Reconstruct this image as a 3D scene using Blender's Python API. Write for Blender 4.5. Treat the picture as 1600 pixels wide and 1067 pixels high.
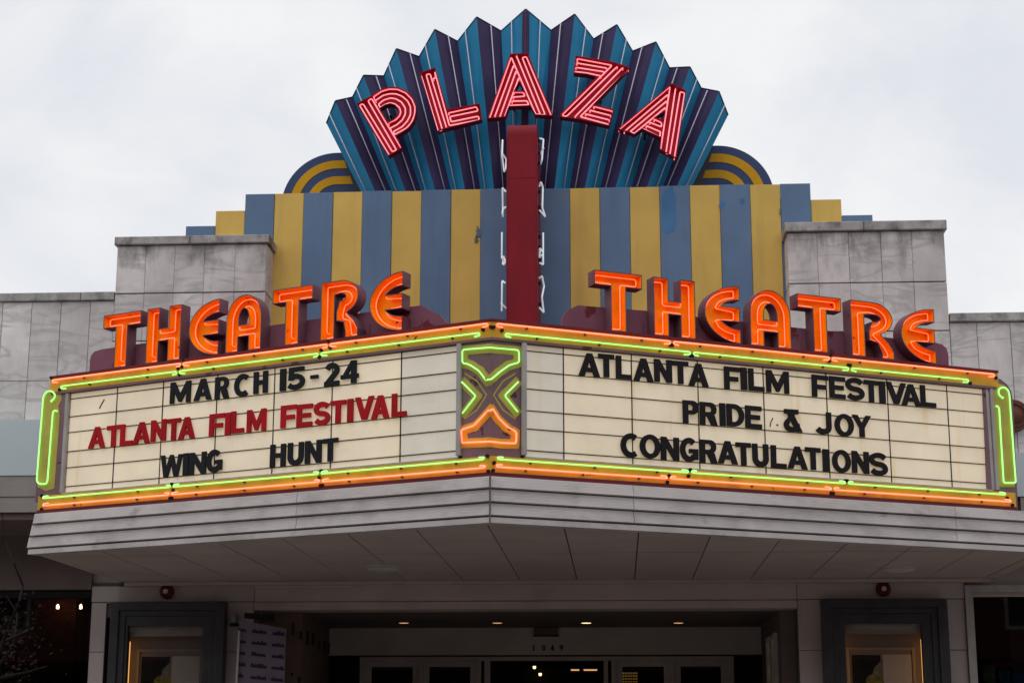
import bpy, math, random
from mathutils import Vector, geometry
from math import sin, cos, pi, radians, tan, atan2, hypot
random.seed(7)
S = bpy.context.scene
for o in list(bpy.data.objects): bpy.data.objects.remove(o)
COL = S.collection

# ------------------------------------------------------------------ camera
F, PITCH, YAW, ROLL = 2700.0, .2319, .0608, .001
CAM = Vector((1.08, -20.0, 1.6))
fwd = Vector((-sin(YAW)*cos(PITCH), cos(YAW)*cos(PITCH), sin(PITCH)))
rgt = Vector((cos(YAW), sin(YAW), 0)); up = rgt.cross(fwd)
rgt2 = rgt*cos(ROLL)+up*sin(ROLL); up2 = -rgt*sin(ROLL)+up*cos(ROLL)
cd = bpy.data.cameras.new('camera'); cam = bpy.data.objects.new('camera', cd); COL.objects.link(cam)
from mathutils import Matrix
cam.matrix_world = Matrix.Translation(CAM) @ Matrix((rgt2, up2, -fwd)).transposed().to_4x4()
cd.sensor_width = 36; cd.lens = 36*F/1600; cd.clip_start = .1; cd.clip_end = 2000
S.camera = cam
S.render.resolution_x = 1024; S.render.resolution_y = 682

# ------------------------------------------------------------------ sky, sun, exposure
SUN_EL, SUN_AZ = radians(58), radians(205)      # azimuth measured clockwise from +Y
w = bpy.data.worlds.new('World'); S.world = w; w.use_nodes = True
nt = w.node_tree; nt.nodes.clear()
def N(nt, t, **k):
    n = nt.nodes.new(t)
    for a, b in k.items():
        if a.startswith('i_'): n.inputs[a[2:].replace('_', ' ')].default_value = b
        else: setattr(n, a, b)
    return n
L = nt.links.new
out = N(nt, 'ShaderNodeOutputWorld')
sky = N(nt, 'ShaderNodeTexSky', sky_type='NISHITA', sun_disc=False, sun_elevation=SUN_EL, sun_rotation=SUN_AZ)
bgs = N(nt, 'ShaderNodeBackground'); bgs.inputs['Strength'].default_value = .08
L(sky.outputs[0], bgs.inputs['Color'])
tc = N(nt, 'ShaderNodeTexCoord'); mp = N(nt, 'ShaderNodeMapping'); mp.inputs['Scale'].default_value = (1.5, 1.5, 2.4)
mp.inputs['Location'].default_value = (3.1, 1.7, .4)
nz = N(nt, 'ShaderNodeTexNoise'); nz.inputs['Scale'].default_value = 4.2; nz.inputs['Detail'].default_value = 8; nz.inputs['Roughness'].default_value = .52
nz.inputs['Distortion'].default_value = .35
cr = N(nt, 'ShaderNodeValToRGB')
cr.color_ramp.elements[0].position = .34; cr.color_ramp.elements[0].color = (.77, .795, .85, 1)
cr.color_ramp.elements[1].position = .60; cr.color_ramp.elements[1].color = (.925, .93, .94, 1)
L(tc.outputs['Generated'], mp.inputs[0]); L(mp.outputs[0], nz.inputs['Vector']); L(nz.outputs[0], cr.inputs[0])
bgc = N(nt, 'ShaderNodeBackground'); bgc.inputs['Strength'].default_value = 1.0; L(cr.outputs[0], bgc.inputs['Color'])
mx = N(nt, 'ShaderNodeMixShader'); mx.inputs[0].default_value = .96
L(bgs.outputs[0], mx.inputs[1]); L(bgc.outputs[0], mx.inputs[2]); L(mx.outputs[0], out.inputs[0])
sd = bpy.data.lights.new('sun', 'SUN'); sd.energy = .5; sd.angle = radians(40); sd.color = (1, .97, .93)
sun = bpy.data.objects.new('sun', sd); COL.objects.link(sun)
sv = Vector((sin(SUN_AZ)*cos(SUN_EL), cos(SUN_AZ)*cos(SUN_EL), sin(SUN_EL)))
sun.rotation_euler = sv.to_track_quat('Z', 'Y').to_euler(); sun.location = (0, -30, 40)
S.view_settings.view_transform = 'Standard'; S.view_settings.look = 'None'
S.view_settings.exposure = 0.0; S.view_settings.gamma = 1; S.view_settings.use_curve_mapping = False
S.render.engine = 'CYCLES'
S.cycles.max_bounces = 6; S.cycles.diffuse_bounces = 4; S.cycles.transparent_max_bounces = 8
S.cycles.sample_clamp_indirect = 6

# ------------------------------------------------------------------ materials
MATS = {}
def mat(name, col, rough=.6, metal=0, var=.12, vscale=3.0, dirt=0, dirtcol=(.05, .045, .04), dscale=(7, 7, .8), dthr=(.52, .75),
        spots=0, spotcol=(.02, .015, .012), sscale=6, sthr=(.66, .69), bump=.0, bscale=40, objvar=0, emit=None, estr=0, spec=.18,
        drip=0, dripcol=(.6, .38, .1), vein=0):
    m = bpy.data.materials.new(name); m.use_nodes = True; t = m.node_tree; b = t.nodes['Principled BSDF']; L = t.links.new
    geo = N(t, 'ShaderNodeNewGeometry')
    b.inputs['Roughness'].default_value = rough; b.inputs['Metallic'].default_value = metal
    b.inputs['Specular IOR Level'].default_value = spec
    nz = N(t, 'ShaderNodeTexNoise'); nz.inputs['Scale'].default_value = vscale; nz.inputs['Detail'].default_value = 6; L(geo.outputs['Position'], nz.inputs['Vector'])
    mr = N(t, 'ShaderNodeMapRange'); mr.inputs[1].default_value = .3; mr.inputs[2].default_value = .7
    mr.inputs[3].default_value = 1-var; mr.inputs[4].default_value = 1+var; L(nz.outputs[0], mr.inputs[0])
    val = mr.outputs[0]
    if objvar:
        oi = N(t, 'ShaderNodeObjectInfo'); m2 = N(t, 'ShaderNodeMapRange'); m2.inputs[3].default_value = 1-objvar; m2.inputs[4].default_value = 1+objvar
        L(oi.outputs['Random'], m2.inputs[0]); mm = N(t, 'ShaderNodeMath', operation='MULTIPLY'); L(val, mm.inputs[0]); L(m2.outputs[0], mm.inputs[1]); val = mm.outputs[0]
    mul = N(t, 'ShaderNodeVectorMath', operation='SCALE'); mul.inputs[0].default_value = col[:3]; L(val, mul.inputs['Scale'])
    c = mul.outputs[0]
    def overlay(c, fac, colr):
        mi = N(t, 'ShaderNodeMix', data_type='RGBA'); L(fac, mi.inputs[0]); L(c, mi.inputs[6]); mi.inputs[7].default_value = (*colr, 1); return mi.outputs[2]
    def thr(o, a, bb, amt):
        r = N(t, 'ShaderNodeMapRange'); r.inputs[1].default_value = a; r.inputs[2].default_value = bb; r.inputs[4].default_value = amt; L(o, r.inputs[0]); return r.outputs[0]
    if dirt:
        ma = N(t, 'ShaderNodeMapping'); ma.inputs['Scale'].default_value = dscale; L(geo.outputs['Position'], ma.inputs[0])
        n2 = N(t, 'ShaderNodeTexNoise'); n2.inputs['Scale'].default_value = 1; n2.inputs['Detail'].default_value = 7; n2.inputs['Roughness'].default_value = .65
        L(ma.outputs[0], n2.inputs['Vector']); c = overlay(c, thr(n2.outputs[0], dthr[0], dthr[1], dirt), dirtcol)
    if spots:
        n3 = N(t, 'ShaderNodeTexNoise'); n3.inputs['Scale'].default_value = sscale; n3.inputs['Detail'].default_value = 4
        L(geo.outputs['Position'], n3.inputs['Vector']); c = overlay(c, thr(n3.outputs[0], sthr[0], sthr[1], spots), spotcol)
    if drip:
        ma = N(t, 'ShaderNodeMapping'); ma.inputs['Scale'].default_value = (9, 9, .5); L(geo.outputs['Position'], ma.inputs[0])
        n4 = N(t, 'ShaderNodeTexNoise'); n4.inputs['Scale'].default_value = 1; n4.inputs['Detail'].default_value = 3
        L(ma.outputs[0], n4.inputs['Vector']); c = overlay(c, thr(n4.outputs[0], .60, .74, drip), dripcol)
    if vein:
        ma = N(t, 'ShaderNodeMapping'); ma.inputs['Rotation'].default_value = (0, .75, 0); ma.inputs['Scale'].default_value = (.7, 1, 2.6); L(geo.outputs['Position'], ma.inputs[0])
        n6 = N(t, 'ShaderNodeTexNoise'); n6.inputs['Scale'].default_value = 1.1; n6.inputs['Detail'].default_value = 7; n6.inputs['Distortion'].default_value = 1.2
        oi2 = N(t, 'ShaderNodeObjectInfo'); sc = N(t, 'ShaderNodeVectorMath', operation='ADD'); cmb = N(t, 'ShaderNodeCombineXYZ'); m10 = N(t, 'ShaderNodeMath', operation='MULTIPLY'); m10.inputs[1].default_value = 9
        L(oi2.outputs['Random'], m10.inputs[0]); L(m10.outputs[0], cmb.inputs[0]); L(ma.outputs[0], sc.inputs[0]); L(cmb.outputs[0], sc.inputs[1]); L(sc.outputs[0], n6.inputs['Vector'])
        sb = N(t, 'ShaderNodeMath', operation='SUBTRACT'); sb.inputs[1].default_value = .5; L(n6.outputs[0], sb.inputs[0]); ab = N(t, 'ShaderNodeMath', operation='ABSOLUTE'); L(sb.outputs[0], ab.inputs[0])
        rv = N(t, 'ShaderNodeMapRange'); rv.inputs[1].default_value = 0; rv.inputs[2].default_value = .05; rv.inputs[3].default_value = vein; rv.inputs[4].default_value = 0; L(ab.outputs[0], rv.inputs[0])
        c = overlay(c, rv.outputs[0], (col[0]*.5, col[1]*.5, col[2]*.52))
    L(c, b.inputs['Base Color'])
    if bump:
        n5 = N(t, 'ShaderNodeTexNoise'); n5.inputs['Scale'].default_value = bscale; n5.inputs['Detail'].default_value = 5; L(geo.outputs['Position'], n5.inputs['Vector'])
        bp = N(t, 'ShaderNodeBump'); bp.inputs['Strength'].default_value = bump; bp.inputs['Distance'].default_value = .01
        L(n5.outputs[0], bp.inputs['Height']); L(bp.outputs[0], b.inputs['Normal'])
    if emit:
        mul2 = N(t, 'ShaderNodeVectorMath', operation='SCALE'); mul2.inputs[0].default_value = emit[:3]; L(val, mul2.inputs['Scale'])
        L(mul2.outputs[0], b.inputs['Emission Color']); b.inputs['Emission Strength'].default_value = estr
    m.name = name; MATS[name] = m; return m
def neon(name, col, k):
    m = bpy.data.materials.new(name); m.use_nodes = True; b = m.node_tree.nodes['Principled BSDF']
    b.inputs['Base Color'].default_value = (.5, .5, .5, 1); b.inputs['Roughness'].default_value = .2
    b.inputs['Emission Color'].default_value = (*col, 1); b.inputs['Emission Strength'].default_value = k
    MATS[name] = m; return m
def glassmat(name, tint=(.9, .92, .95), ior=1.5, rough=.02):
    m = bpy.data.materials.new(name); m.use_nodes = True; t = m.node_tree; t.nodes.clear(); L = t.links.new
    o = N(t, 'ShaderNodeOutputMaterial'); tr = N(t, 'ShaderNodeBsdfTransparent'); tr.inputs[0].default_value = (*tint, 1)
    g = N(t, 'ShaderNodeBsdfGlossy'); g.inputs['Roughness'].default_value = rough
    fr = N(t, 'ShaderNodeFresnel'); fr.inputs[0].default_value = ior
    mi = N(t, 'ShaderNodeMixShader'); L(fr.outputs[0], mi.inputs[0]); L(tr.outputs[0], mi.inputs[1]); L(g.outputs[0], mi.inputs[2]); L(mi.outputs[0], o.inputs[0])
    MATS[name] = m; return m

MARB = mat('marble', (.70, .65, .63), .5, vein=.5, var=.14, vscale=1.3, dirt=.6, dirtcol=(.34, .30, .29), dscale=(2.0, 2.0, 1.1), dthr=(.44, .74), objvar=.11, bump=.12, bscale=25,
           spots=.35, spotcol=(.20, .19, .185), sscale=2.2, sthr=(.60, .72))
def topstain(name, src, zt, amt=.8):
    m = src.copy(); m.name = name; t = m.node_tree; b = t.nodes['Principled BSDF']; L = t.links.new
    prev = b.inputs['Base Color'].links[0].from_socket; geo = N(t, 'ShaderNodeNewGeometry'); ma = N(t, 'ShaderNodeMapping'); ma.inputs['Scale'].default_value = (3.6, 3.6, 1.3)
    L(geo.outputs['Position'], ma.inputs[0]); n = N(t, 'ShaderNodeTexNoise'); n.inputs['Scale'].default_value = 1; n.inputs['Detail'].default_value = 6; n.inputs['Roughness'].default_value = .62; L(ma.outputs[0], n.inputs['Vector'])
    sx = N(t, 'ShaderNodeSeparateXYZ'); L(geo.outputs['Position'], sx.inputs[0]); r = N(t, 'ShaderNodeMapRange'); r.inputs[1].default_value = zt-.45; r.inputs[2].default_value = zt; r.inputs[3].default_value = 0; r.inputs[4].default_value = .22
    L(sx.outputs[2], r.inputs[0]); ad = N(t, 'ShaderNodeMath', operation='ADD'); L(n.outputs[0], ad.inputs[0]); L(r.outputs[0], ad.inputs[1])
    r2 = N(t, 'ShaderNodeMapRange'); r2.inputs[1].default_value = .60; r2.inputs[2].default_value = .86; r2.inputs[4].default_value = amt; L(ad.outputs[0], r2.inputs[0])
    mi = N(t, 'ShaderNodeMix', data_type='RGBA'); L(r2.outputs[0], mi.inputs[0]); L(prev, mi.inputs[6]); mi.inputs[7].default_value = (.085, .078, .072, 1); L(mi.outputs[2], b.inputs['Base Color']); return m
MARBT = topstain('marble_stained_below_coping', MARB, 7.60)
COPE = mat('weathered_coping', (.42, .40, .385), .7, var=.2, vscale=5, dirt=.85, dirtcol=(.07, .065, .06), dscale=(4, 4, 3), dthr=(.47, .68), objvar=.06, bump=.3, bscale=30)
MORT = mat('dark_joint', (.13, .115, .11), .9)
YEL = mat('yellow_sheet', (.74, .49, .125), .6, var=.08, vscale=2, dirt=.35, dirtcol=(.30, .22, .09), dscale=(5, 5, .5), objvar=.03, spots=.8, spotcol=(.10, .13, .18), sscale=1.7, sthr=(.745, .76))
BLU = mat('blue_grey_sheet', (.135, .215, .345), .6, var=.10, vscale=1.6, dirt=.3, dirtcol=(.08, .11, .17), dscale=(5, 5, .5), objvar=.04, spots=.5, spotcol=(.06, .10, .2), sscale=1.4, sthr=(.70, .73))
TEAL = mat('teal_sheet', (.024, .25, .47), .45, var=.12, vscale=2, objvar=.06, dirt=.3, dirtcol=(.03, .14, .24))
PUR = mat('purple_sheet', (.052, .036, .105), .45, var=.12, vscale=2, objvar=.06, dirt=.2, dirtcol=(.03, .02, .07))
NAVY = mat('navy_sheet', (.055, .082, .18), .6, var=.1, vscale=2)
GOLD = mat('gold_sheet', (.70, .36, .012), .6, var=.1, vscale=2, dirt=.3, dirtcol=(.4, .2, .02))
RED = mat('red_sheet', (.25, .007, .018), .5, var=.12, vscale=1.5, dirt=.4, dirtcol=(.16, .008, .016), dscale=(4, 4, .6))
DKRED = mat('dark_red_can', (.20, .008, .028), .5, var=.1)
REDFACE = mat('crimson_letter_face', (.34, .006, .030), .45, var=.1)
ORG = mat('orange_enamel', (.90, .43, .004), .5, var=.1, vscale=6, spots=.95, spotcol=(.05, .015, .008), sscale=7, sthr=(.70, .73))
RETN = mat('letter_return_paint', (.21, .09, .115), .55, var=.2, vscale=4, spots=.6, spotcol=(.16, .01, .02), sscale=3, sthr=(.56, .66))
BACK = mat('maroon_backing_paint', (.25, .09, .13), .55, var=.15, vscale=2.5, spots=.9, spotcol=(.15, .010, .022), sscale=3.1, sthr=(.60, .63), dirt=.3, dirtcol=(.10, .05, .06))
BAND = mat('ochre_band_paint', (.74, .42, .04), .5, var=.18, vscale=4, spots=.9, spotcol=(.05, .025, .015), sscale=9, sthr=(.715, .74), dirt=.4, dirtcol=(.26, .13, .03), dscale=(3, 3, 3))
OLIVE = mat('olive_band_paint', (.50, .40, .08), .5, var=.15, vscale=5, spots=.8, spotcol=(.06, .05, .02), sscale=9, sthr=(.72, .75))
PLATE = mat('mauve_plate_paint', (.22, .125, .145), .55, var=.15, vscale=3, spots=.9, spotcol=(.07, .02, .03), sscale=5.5, sthr=(.66, .68))
TRIM = mat('aged_grey_trim', (.42, .39, .37), .5, var=.15, vscale=5, dirt=.4, dirtcol=(.15, .12, .1))
REDTRIM = mat('dark_red_edge_trim', (.15, .018, .026), .5, var=.2)
FASC = mat('aged_white_fascia', (.58, .53, .515), .5, var=.08, vscale=2, dirt=.6, dirtcol=(.25, .22, .21), dscale=(2.2, 2.2, 5), dthr=(.46, .75), objvar=.04, spots=.5, spotcol=(.22, .17, .14), sscale=3.3, sthr=(.66, .74))
SOFF = mat('soffit_paint', (.56, .455, .425), .7, var=.07, vscale=1.5, dirt=.3, dirtcol=(.3, .26, .24), dscale=(1, 1, 1), objvar=.03)
PIL = mat('lower_marble', (.52, .44, .415), .4, var=.10, vscale=1.6, dirt=.4, dirtcol=(.22, .2, .19), dscale=(3, 3, .9), objvar=.06)
BEAMM = mat('beam_paint', (.58, .47, .43), .6, var=.08, vscale=2, dirt=.3, dirtcol=(.25, .2, .18), dscale=(2, 2, 6))
DARK = mat('near_black', (.012, .011, .010), .6)
DKGREY = mat('charcoal_paint', (.07, .075, .085), .45, var=.15)
SLATE = mat('slate_blue_frame', (.058, .056, .062), .4, var=.15, vscale=4)
ALUM = mat('dull_aluminium', (.55, .49, .46), .4, var=.1)
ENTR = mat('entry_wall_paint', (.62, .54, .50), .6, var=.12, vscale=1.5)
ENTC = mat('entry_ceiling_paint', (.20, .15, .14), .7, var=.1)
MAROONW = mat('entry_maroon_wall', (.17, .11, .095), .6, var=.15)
PALE = mat('pale_sign_sheet', (.58, .66, .69), .4, var=.05, vscale=1, dirt=.2, dirtcol=(.4, .45, .48), dscale=(3, 3, .5))
BRIB = mat('brown_grey_ribs', (.33, .295, .285), .6, var=.12, dirt=.4, dirtcol=(.15, .13, .12), dscale=(1, 1, 6))
BRICK = mat('red_brick', (.11, .035, .028), .8, var=.2, vscale=8, objvar=.25)
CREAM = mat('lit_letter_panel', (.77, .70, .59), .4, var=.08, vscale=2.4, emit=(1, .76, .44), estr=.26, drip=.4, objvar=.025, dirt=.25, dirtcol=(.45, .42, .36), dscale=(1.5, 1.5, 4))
CREAM2 = mat('half_lit_letter_panel', (.68, .67, .63), .4, var=.05, vscale=2.4, emit=(1, .80, .50), estr=.19, drip=.3, objvar=.03, dirt=.35, dirtcol=(.45, .43, .40), dscale=(1.5, 1.5, 4))  # weaker glow and greyer base put the lamp falloff into the end panels
BLK = mat('black_letter_plastic', (.009, .011, .016), .6, var=.2)
BLK2 = mat('warm_black_letter_plastic', (.011, .008, .011), .6, var=.2)
CRIM = mat('crimson_letter_plastic', (.44, .003, .012), .6, var=.12, objvar=.12)
WHITEGLASS = mat('white_glass_tube', (.85, .88, .92), .2, var=.02, spec=.6, emit=(.85, .95, 1), estr=.32)
GREYGLASS = mat('unlit_glass_tube', (.62, .60, .70), .2, var=.02, spec=.6)
STEEL = mat('galvanised_peg', (.25, .24, .23), .4, metal=.5)
RUST = mat('rusty_bronze', (.12, .045, .03), .6, var=.3, vscale=14, bump=.4, bscale=30)
BELL = mat('red_bell_paint', (.11, .010, .010), .35)
PAPER = mat('poster_paper', (.34, .31, .31), .6, var=.04)
PAPER2 = mat('dark_poster_print', (.02, .022, .024), .4)
POLE = mat('bright_pole_metal', (.7, .68, .66), .4)
LILAC = mat('lilac_banner_cloth', (.20, .165, .21), .7, var=.1)
INKP = mat('dark_banner_print', (.035, .022, .06), .7)
ASPH = mat('asphalt', (.05, .05, .052), .85, var=.2, vscale=3, bump=.3, bscale=60)
CONC = mat('pavement_concrete', (.24, .22, .20), .8, var=.12, vscale=1.5, dirt=.3, dirtcol=(.14, .13, .12), dscale=(1, 1, 1), bump=.2, bscale=50)
PAINTW = mat('road_paint', (.7, .7, .68), .7, var=.1)
LEAF = mat('russet_leaves', (.03, .009, .008), .6, var=.4, vscale=9, objvar=.2)
BARK = mat('dark_bark', (.014, .011, .010), .8, var=.3)
LATT = mat('amber_lattice', (.4, .22, .05), .4, emit=(1, .5, .10), estr=.35)
NEON_O = neon('orange_neon', (1.0, .125, .045), 2.4)
NEON_LT = neon('letter_orange_neon', (1.0, .072, .012), 2.3)
NEON_R = neon('pink_red_neon', (1.0, .15, .185), 1.3)
NEON_G = neon('green_neon', (.30, 1.0, .14), 1.2)
LAMPW = neon('warm_lamp', (1.0, .72, .36), 2.2)
LAMPS = neon('case_lamp', (1.0, .46, .13), 1.35)
LAMPD = neon('dim_downlight', (1.0, .52, .22), .8)
GLASS = glassmat('window_glass', (.55, .58, .58))
GLASS2 = glassmat('case_glass', (.93, .93, .92))

# ------------------------------------------------------------------ mesh building
class MB:
    def __init__(s): s.v = []; s.f = []; s.smooth = False
    def add(s, vs, fs):
        b = len(s.v); s.v += [Vector(v) for v in vs]; s.f += [tuple(b+i for i in f) for f in fs]; return s
def part(name, mb, m, parent=None, label=None):
    me = bpy.data.meshes.new(name); off = parent_world(parent) if parent else Vector()
    me.from_pydata([tuple(v-off) for v in mb.v], [], mb.f); me.materials.append(m)
    if mb.smooth:
        for p in me.polygons: p.use_smooth = True
    me.update()
    o = bpy.data.objects.new(name, me); COL.objects.link(o)
    if parent: o.parent = parent
    if label: o['label'] = label
    return o
def parent_world(p):
    v = Vector()
    while p is not None: v = v+p.location; p = p.parent
    return v
def thing(name, label, cat, loc=(0, 0, 0), group=None):
    o = bpy.data.objects.new(name, None); COL.objects.link(o); o.location = loc; o.empty_display_size = .1
    o['label'] = label; o['category'] = cat
    if group: o['group'] = group
    return o
def single(name, mb, m, label, cat, group=None):
    o = part(name, mb, m); o['label'] = label; o['category'] = cat
    c = sum((v.co for v in o.data.vertices), Vector())/len(o.data.vertices)
    for v in o.data.vertices: v.co -= c
    o.location = c
    if group: o['group'] = group
    return o
def structure(name, mb, m):
    o = part(name, mb, m); o['kind'] = 'structure'; return o

class Frame:
    def __init__(s, o, U, Nn): s.o = Vector(o); s.U = Vector(U).normalized(); s.N = Vector(Nn).normalized()
    def P(s, u, v, d=0): return s.o+s.U*u+Vector((0, 0, v))+s.N*d
    def hit(s, x, y, d=0):
        r = ray(x, y); t = (s.o+s.N*d-CAM).dot(s.N)/r.dot(s.N); p = CAM+r*t
        q = p-s.o; return (q.dot(s.U), p.z-s.o.z)
def ray(x, y): return fwd+rgt2*((x-800)/F)-up2*((y-533.5)/F)
def onZ(x, y, z): r = ray(x, y); return CAM+r*((z-CAM.z)/r.z)
def front(Y): return Frame((0, Y, 0), (1, 0, 0), (0, -1, 0))
FY0 = front(0)
def area(lp): return sum(lp[i][0]*lp[(i+1) % len(lp)][1]-lp[(i+1) % len(lp)][0]*lp[i][1] for i in range(len(lp)))/2
def orient(loops):
    r = []
    for i, lp in enumerate(loops):
        lp = [(float(a), float(b)) for a, b in lp]
        if (area(lp) > 0) != (i == 0): lp = lp[::-1]
        r.append(lp)
    return r
def offset(lp, d, lim=2.2):
    n = len(lp); r = []
    for i in range(n):
        a, b, c = lp[i-1], lp[i], lp[(i+1) % n]
        e1 = (b[0]-a[0], b[1]-a[1]); e2 = (c[0]-b[0], c[1]-b[1]); l1 = hypot(*e1) or 1e-9; l2 = hypot(*e2) or 1e-9
        n1 = (-e1[1]/l1, e1[0]/l1); n2 = (-e2[1]/l2, e2[0]/l2)
        m = (n1[0]+n2[0], n1[1]+n2[1]); ml = m[0]**2+m[1]**2
        if ml < 1e-6: r.append((b[0]+n1[0]*d, b[1]+n1[1]*d)); continue
        k = 2/ml; k = min(k, lim)
        r.append((b[0]+m[0]*d*k/1.0, b[1]+m[1]*d*k/1.0) if k < lim else (b[0]+m[0]*d*lim/1.0, b[1]+m[1]*d*lim/1.0))
    return r
def tri(loops):
    return geometry.tessellate_polygon([[Vector((a, b, 0)) for a, b in lp] for lp in loops])
def cap(mb, fr, loops, d):
    t = tri(loops); pts = [p for lp in loops for p in lp]
    mb.add([fr.P(u, v, d) for u, v in pts], t)
def wall(mb, fr, la, da, lb, db):
    n = len(la); mb.add([fr.P(u, v, da) for u, v in la]+[fr.P(u, v, db) for u, v in lb], [(i, (i+1) % n, n+(i+1) % n, n+i) for i in range(n)])
def prism(mb, fr, loops, d0, d1, back=True, ch=0):
    loops = orient(loops)
    if ch:
        ins = [offset(lp, ch) for lp in loops]; cap(mb, fr, ins, d1)
        for a, b in zip(loops, ins): wall(mb, fr, a, d1-ch, b, d1); wall(mb, fr, a, d0, a, d1-ch)
    else:
        cap(mb, fr, loops, d1)
        for lp in loops: wall(mb, fr, lp, d0, lp, d1)
    if back: cap(mb, fr, loops, d0)
    return mb
def rect(u0, u1, v0, v1): return [(u0, v0), (u1, v0), (u1, v1), (u0, v1)]
def slab(fr, u0, u1, v0, v1, d0, d1, ch=.004): return prism(MB(), fr, [rect(u0, u1, v0, v1)], d0, d1, ch=ch)
def bx(x0, x1, y0, y1, z0, z1, mb=None):
    mb = mb or MB()
    return mb.add([(x, y, z) for z in (z0, z1) for x, y in ((x0, y0), (x1, y0), (x1, y1), (x0, y1))],
                  [(0, 3, 2, 1), (4, 5, 6, 7), (0, 1, 5, 4), (1, 2, 6, 5), (2, 3, 7, 6), (3, 0, 4, 7)])
def rounded(pts, r, closed=False, n=3):
    pts = [Vector(p) for p in pts]; res = []; N_ = len(pts)
    for i, p in enumerate(pts):
        if not closed and (i == 0 or i == N_-1): res.append(p); continue
        a, b = pts[i-1], pts[(i+1) % N_]; la, lb = (a-p).length, (b-p).length
        if la < 1e-6 or lb < 1e-6: continue
        if (a-p).normalized().dot((b-p).normalized()) < -.97: res.append(p); continue
        rr = min(r, la*.45, lb*.45); A = p+(a-p)/la*rr; B = p+(b-p)/lb*rr
        for k in range(n+1):
            t = k/n; res.append(A*(1-t)**2+p*2*t*(1-t)+B*t*t)
    return res
def tube(pts, r, closed=False, sides=7, mb=None):
    mb = mb or MB(); mb.smooth = True; n = len(pts); rings = []
    T = []
    for i in range(n):
        a = pts[i-1] if (i > 0 or closed) else pts[i]; b = pts[(i+1) % n] if (i < n-1 or closed) else pts[i]
        T.append((b-a).normalized())
    up_ = Vector((0, 0, 1)) if abs(T[0].z) < .9 else Vector((1, 0, 0)); nrm = T[0].cross(up_).normalized()
    vs = []
    for i in range(n):
        nrm = (nrm-T[i]*nrm.dot(T[i])).normalized(); bi = T[i].cross(nrm)
        for k in range(sides): a = 2*pi*k/sides; vs.append(pts[i]+nrm*(cos(a)*r)+bi*(sin(a)*r))
    fs = []
    for i in range(n if closed else n-1):
        j = (i+1) % n
        for k in range(sides): fs.append((i*sides+k, i*sides+(k+1) % sides, j*sides+(k+1) % sides, j*sides+k))
    if not closed: fs.append(tuple(range(sides))[::-1]); fs.append(tuple((n-1)*sides+k for k in range(sides)))
    return mb.add(vs, fs)
def ftube(fr, uv, d, r, closed=False, rr=.03, ends=0):
    P = [fr.P(u, v, d) for u, v in uv]
    if ends and not closed: P = [fr.P(*uv[0], d-ends)]+P+[fr.P(*uv[-1], d-ends)]
    return tube(rounded(P, rr, closed), r, closed)
def ribbon(path, wd):
    n = len(path); Lf = []; Rt = []
    for i in range(n):
        a = path[max(i-1, 0)]; b = path[i]; c = path[min(i+1, n-1)]
        def nn(p, q):
            dx, dy = q[0]-p[0], q[1]-p[1]; l = hypot(dx, dy) or 1e-9; return (-dy/l, dx/l)
        n1 = nn(a, b) if i > 0 else nn(b, c); n2 = nn(b, c) if i < n-1 else n1
        m = (n1[0]+n2[0], n1[1]+n2[1]); k = 2/max(m[0]**2+m[1]**2, .8)
        ox, oy = m[0]*k*wd/2, m[1]*k*wd/2
        Lf.append((b[0]+ox, b[1]+oy)); Rt.append((b[0]-ox, b[1]-oy))
    return Lf+Rt[::-1]
def ell(cx, cy, rx, ry, a0, a1, n=14):
    return [(cx+rx*cos(radians(a0+(a1-a0)*i/n)), cy+ry*sin(radians(a0+(a1-a0)*i/n))) for i in range(n+1)]
def disc(c, ax, r, h, n=20, mb=None, dome=0):
    mb = mb or MB(); c = Vector(c); ax = Vector(ax).normalized(); a = ax.orthogonal().normalized(); b = ax.cross(a)
    rings = [(r, 0), (r, h*.6), (r*.93, h)] + ([(r*.6, h+dome*.7), (r*.25, h+dome)] if dome else [])
    vs = []
    for rr, hh in rings:
        for k in range(n): t = 2*pi*k/n; vs.append(c+ax*hh+a*(cos(t)*rr)+b*(sin(t)*rr))
    fs = []
    for i in range(len(rings)-1):
        for k in range(n): fs.append((i*n+k, i*n+(k+1) % n, (i+1)*n+(k+1) % n, (i+1)*n+k))
    fs.append(tuple((len(rings)-1)*n+k for k in range(n))); fs.append(tuple(range(n))[::-1])
    return mb.add(vs, fs)
def pxs(fr, z, pts, d=0):      # z = (x offset, y offset, scale) of a measured crop
    return [fr.hit(z[0]+x/z[2], z[1]+y/z[2], d) for x, y in pts]

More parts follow.
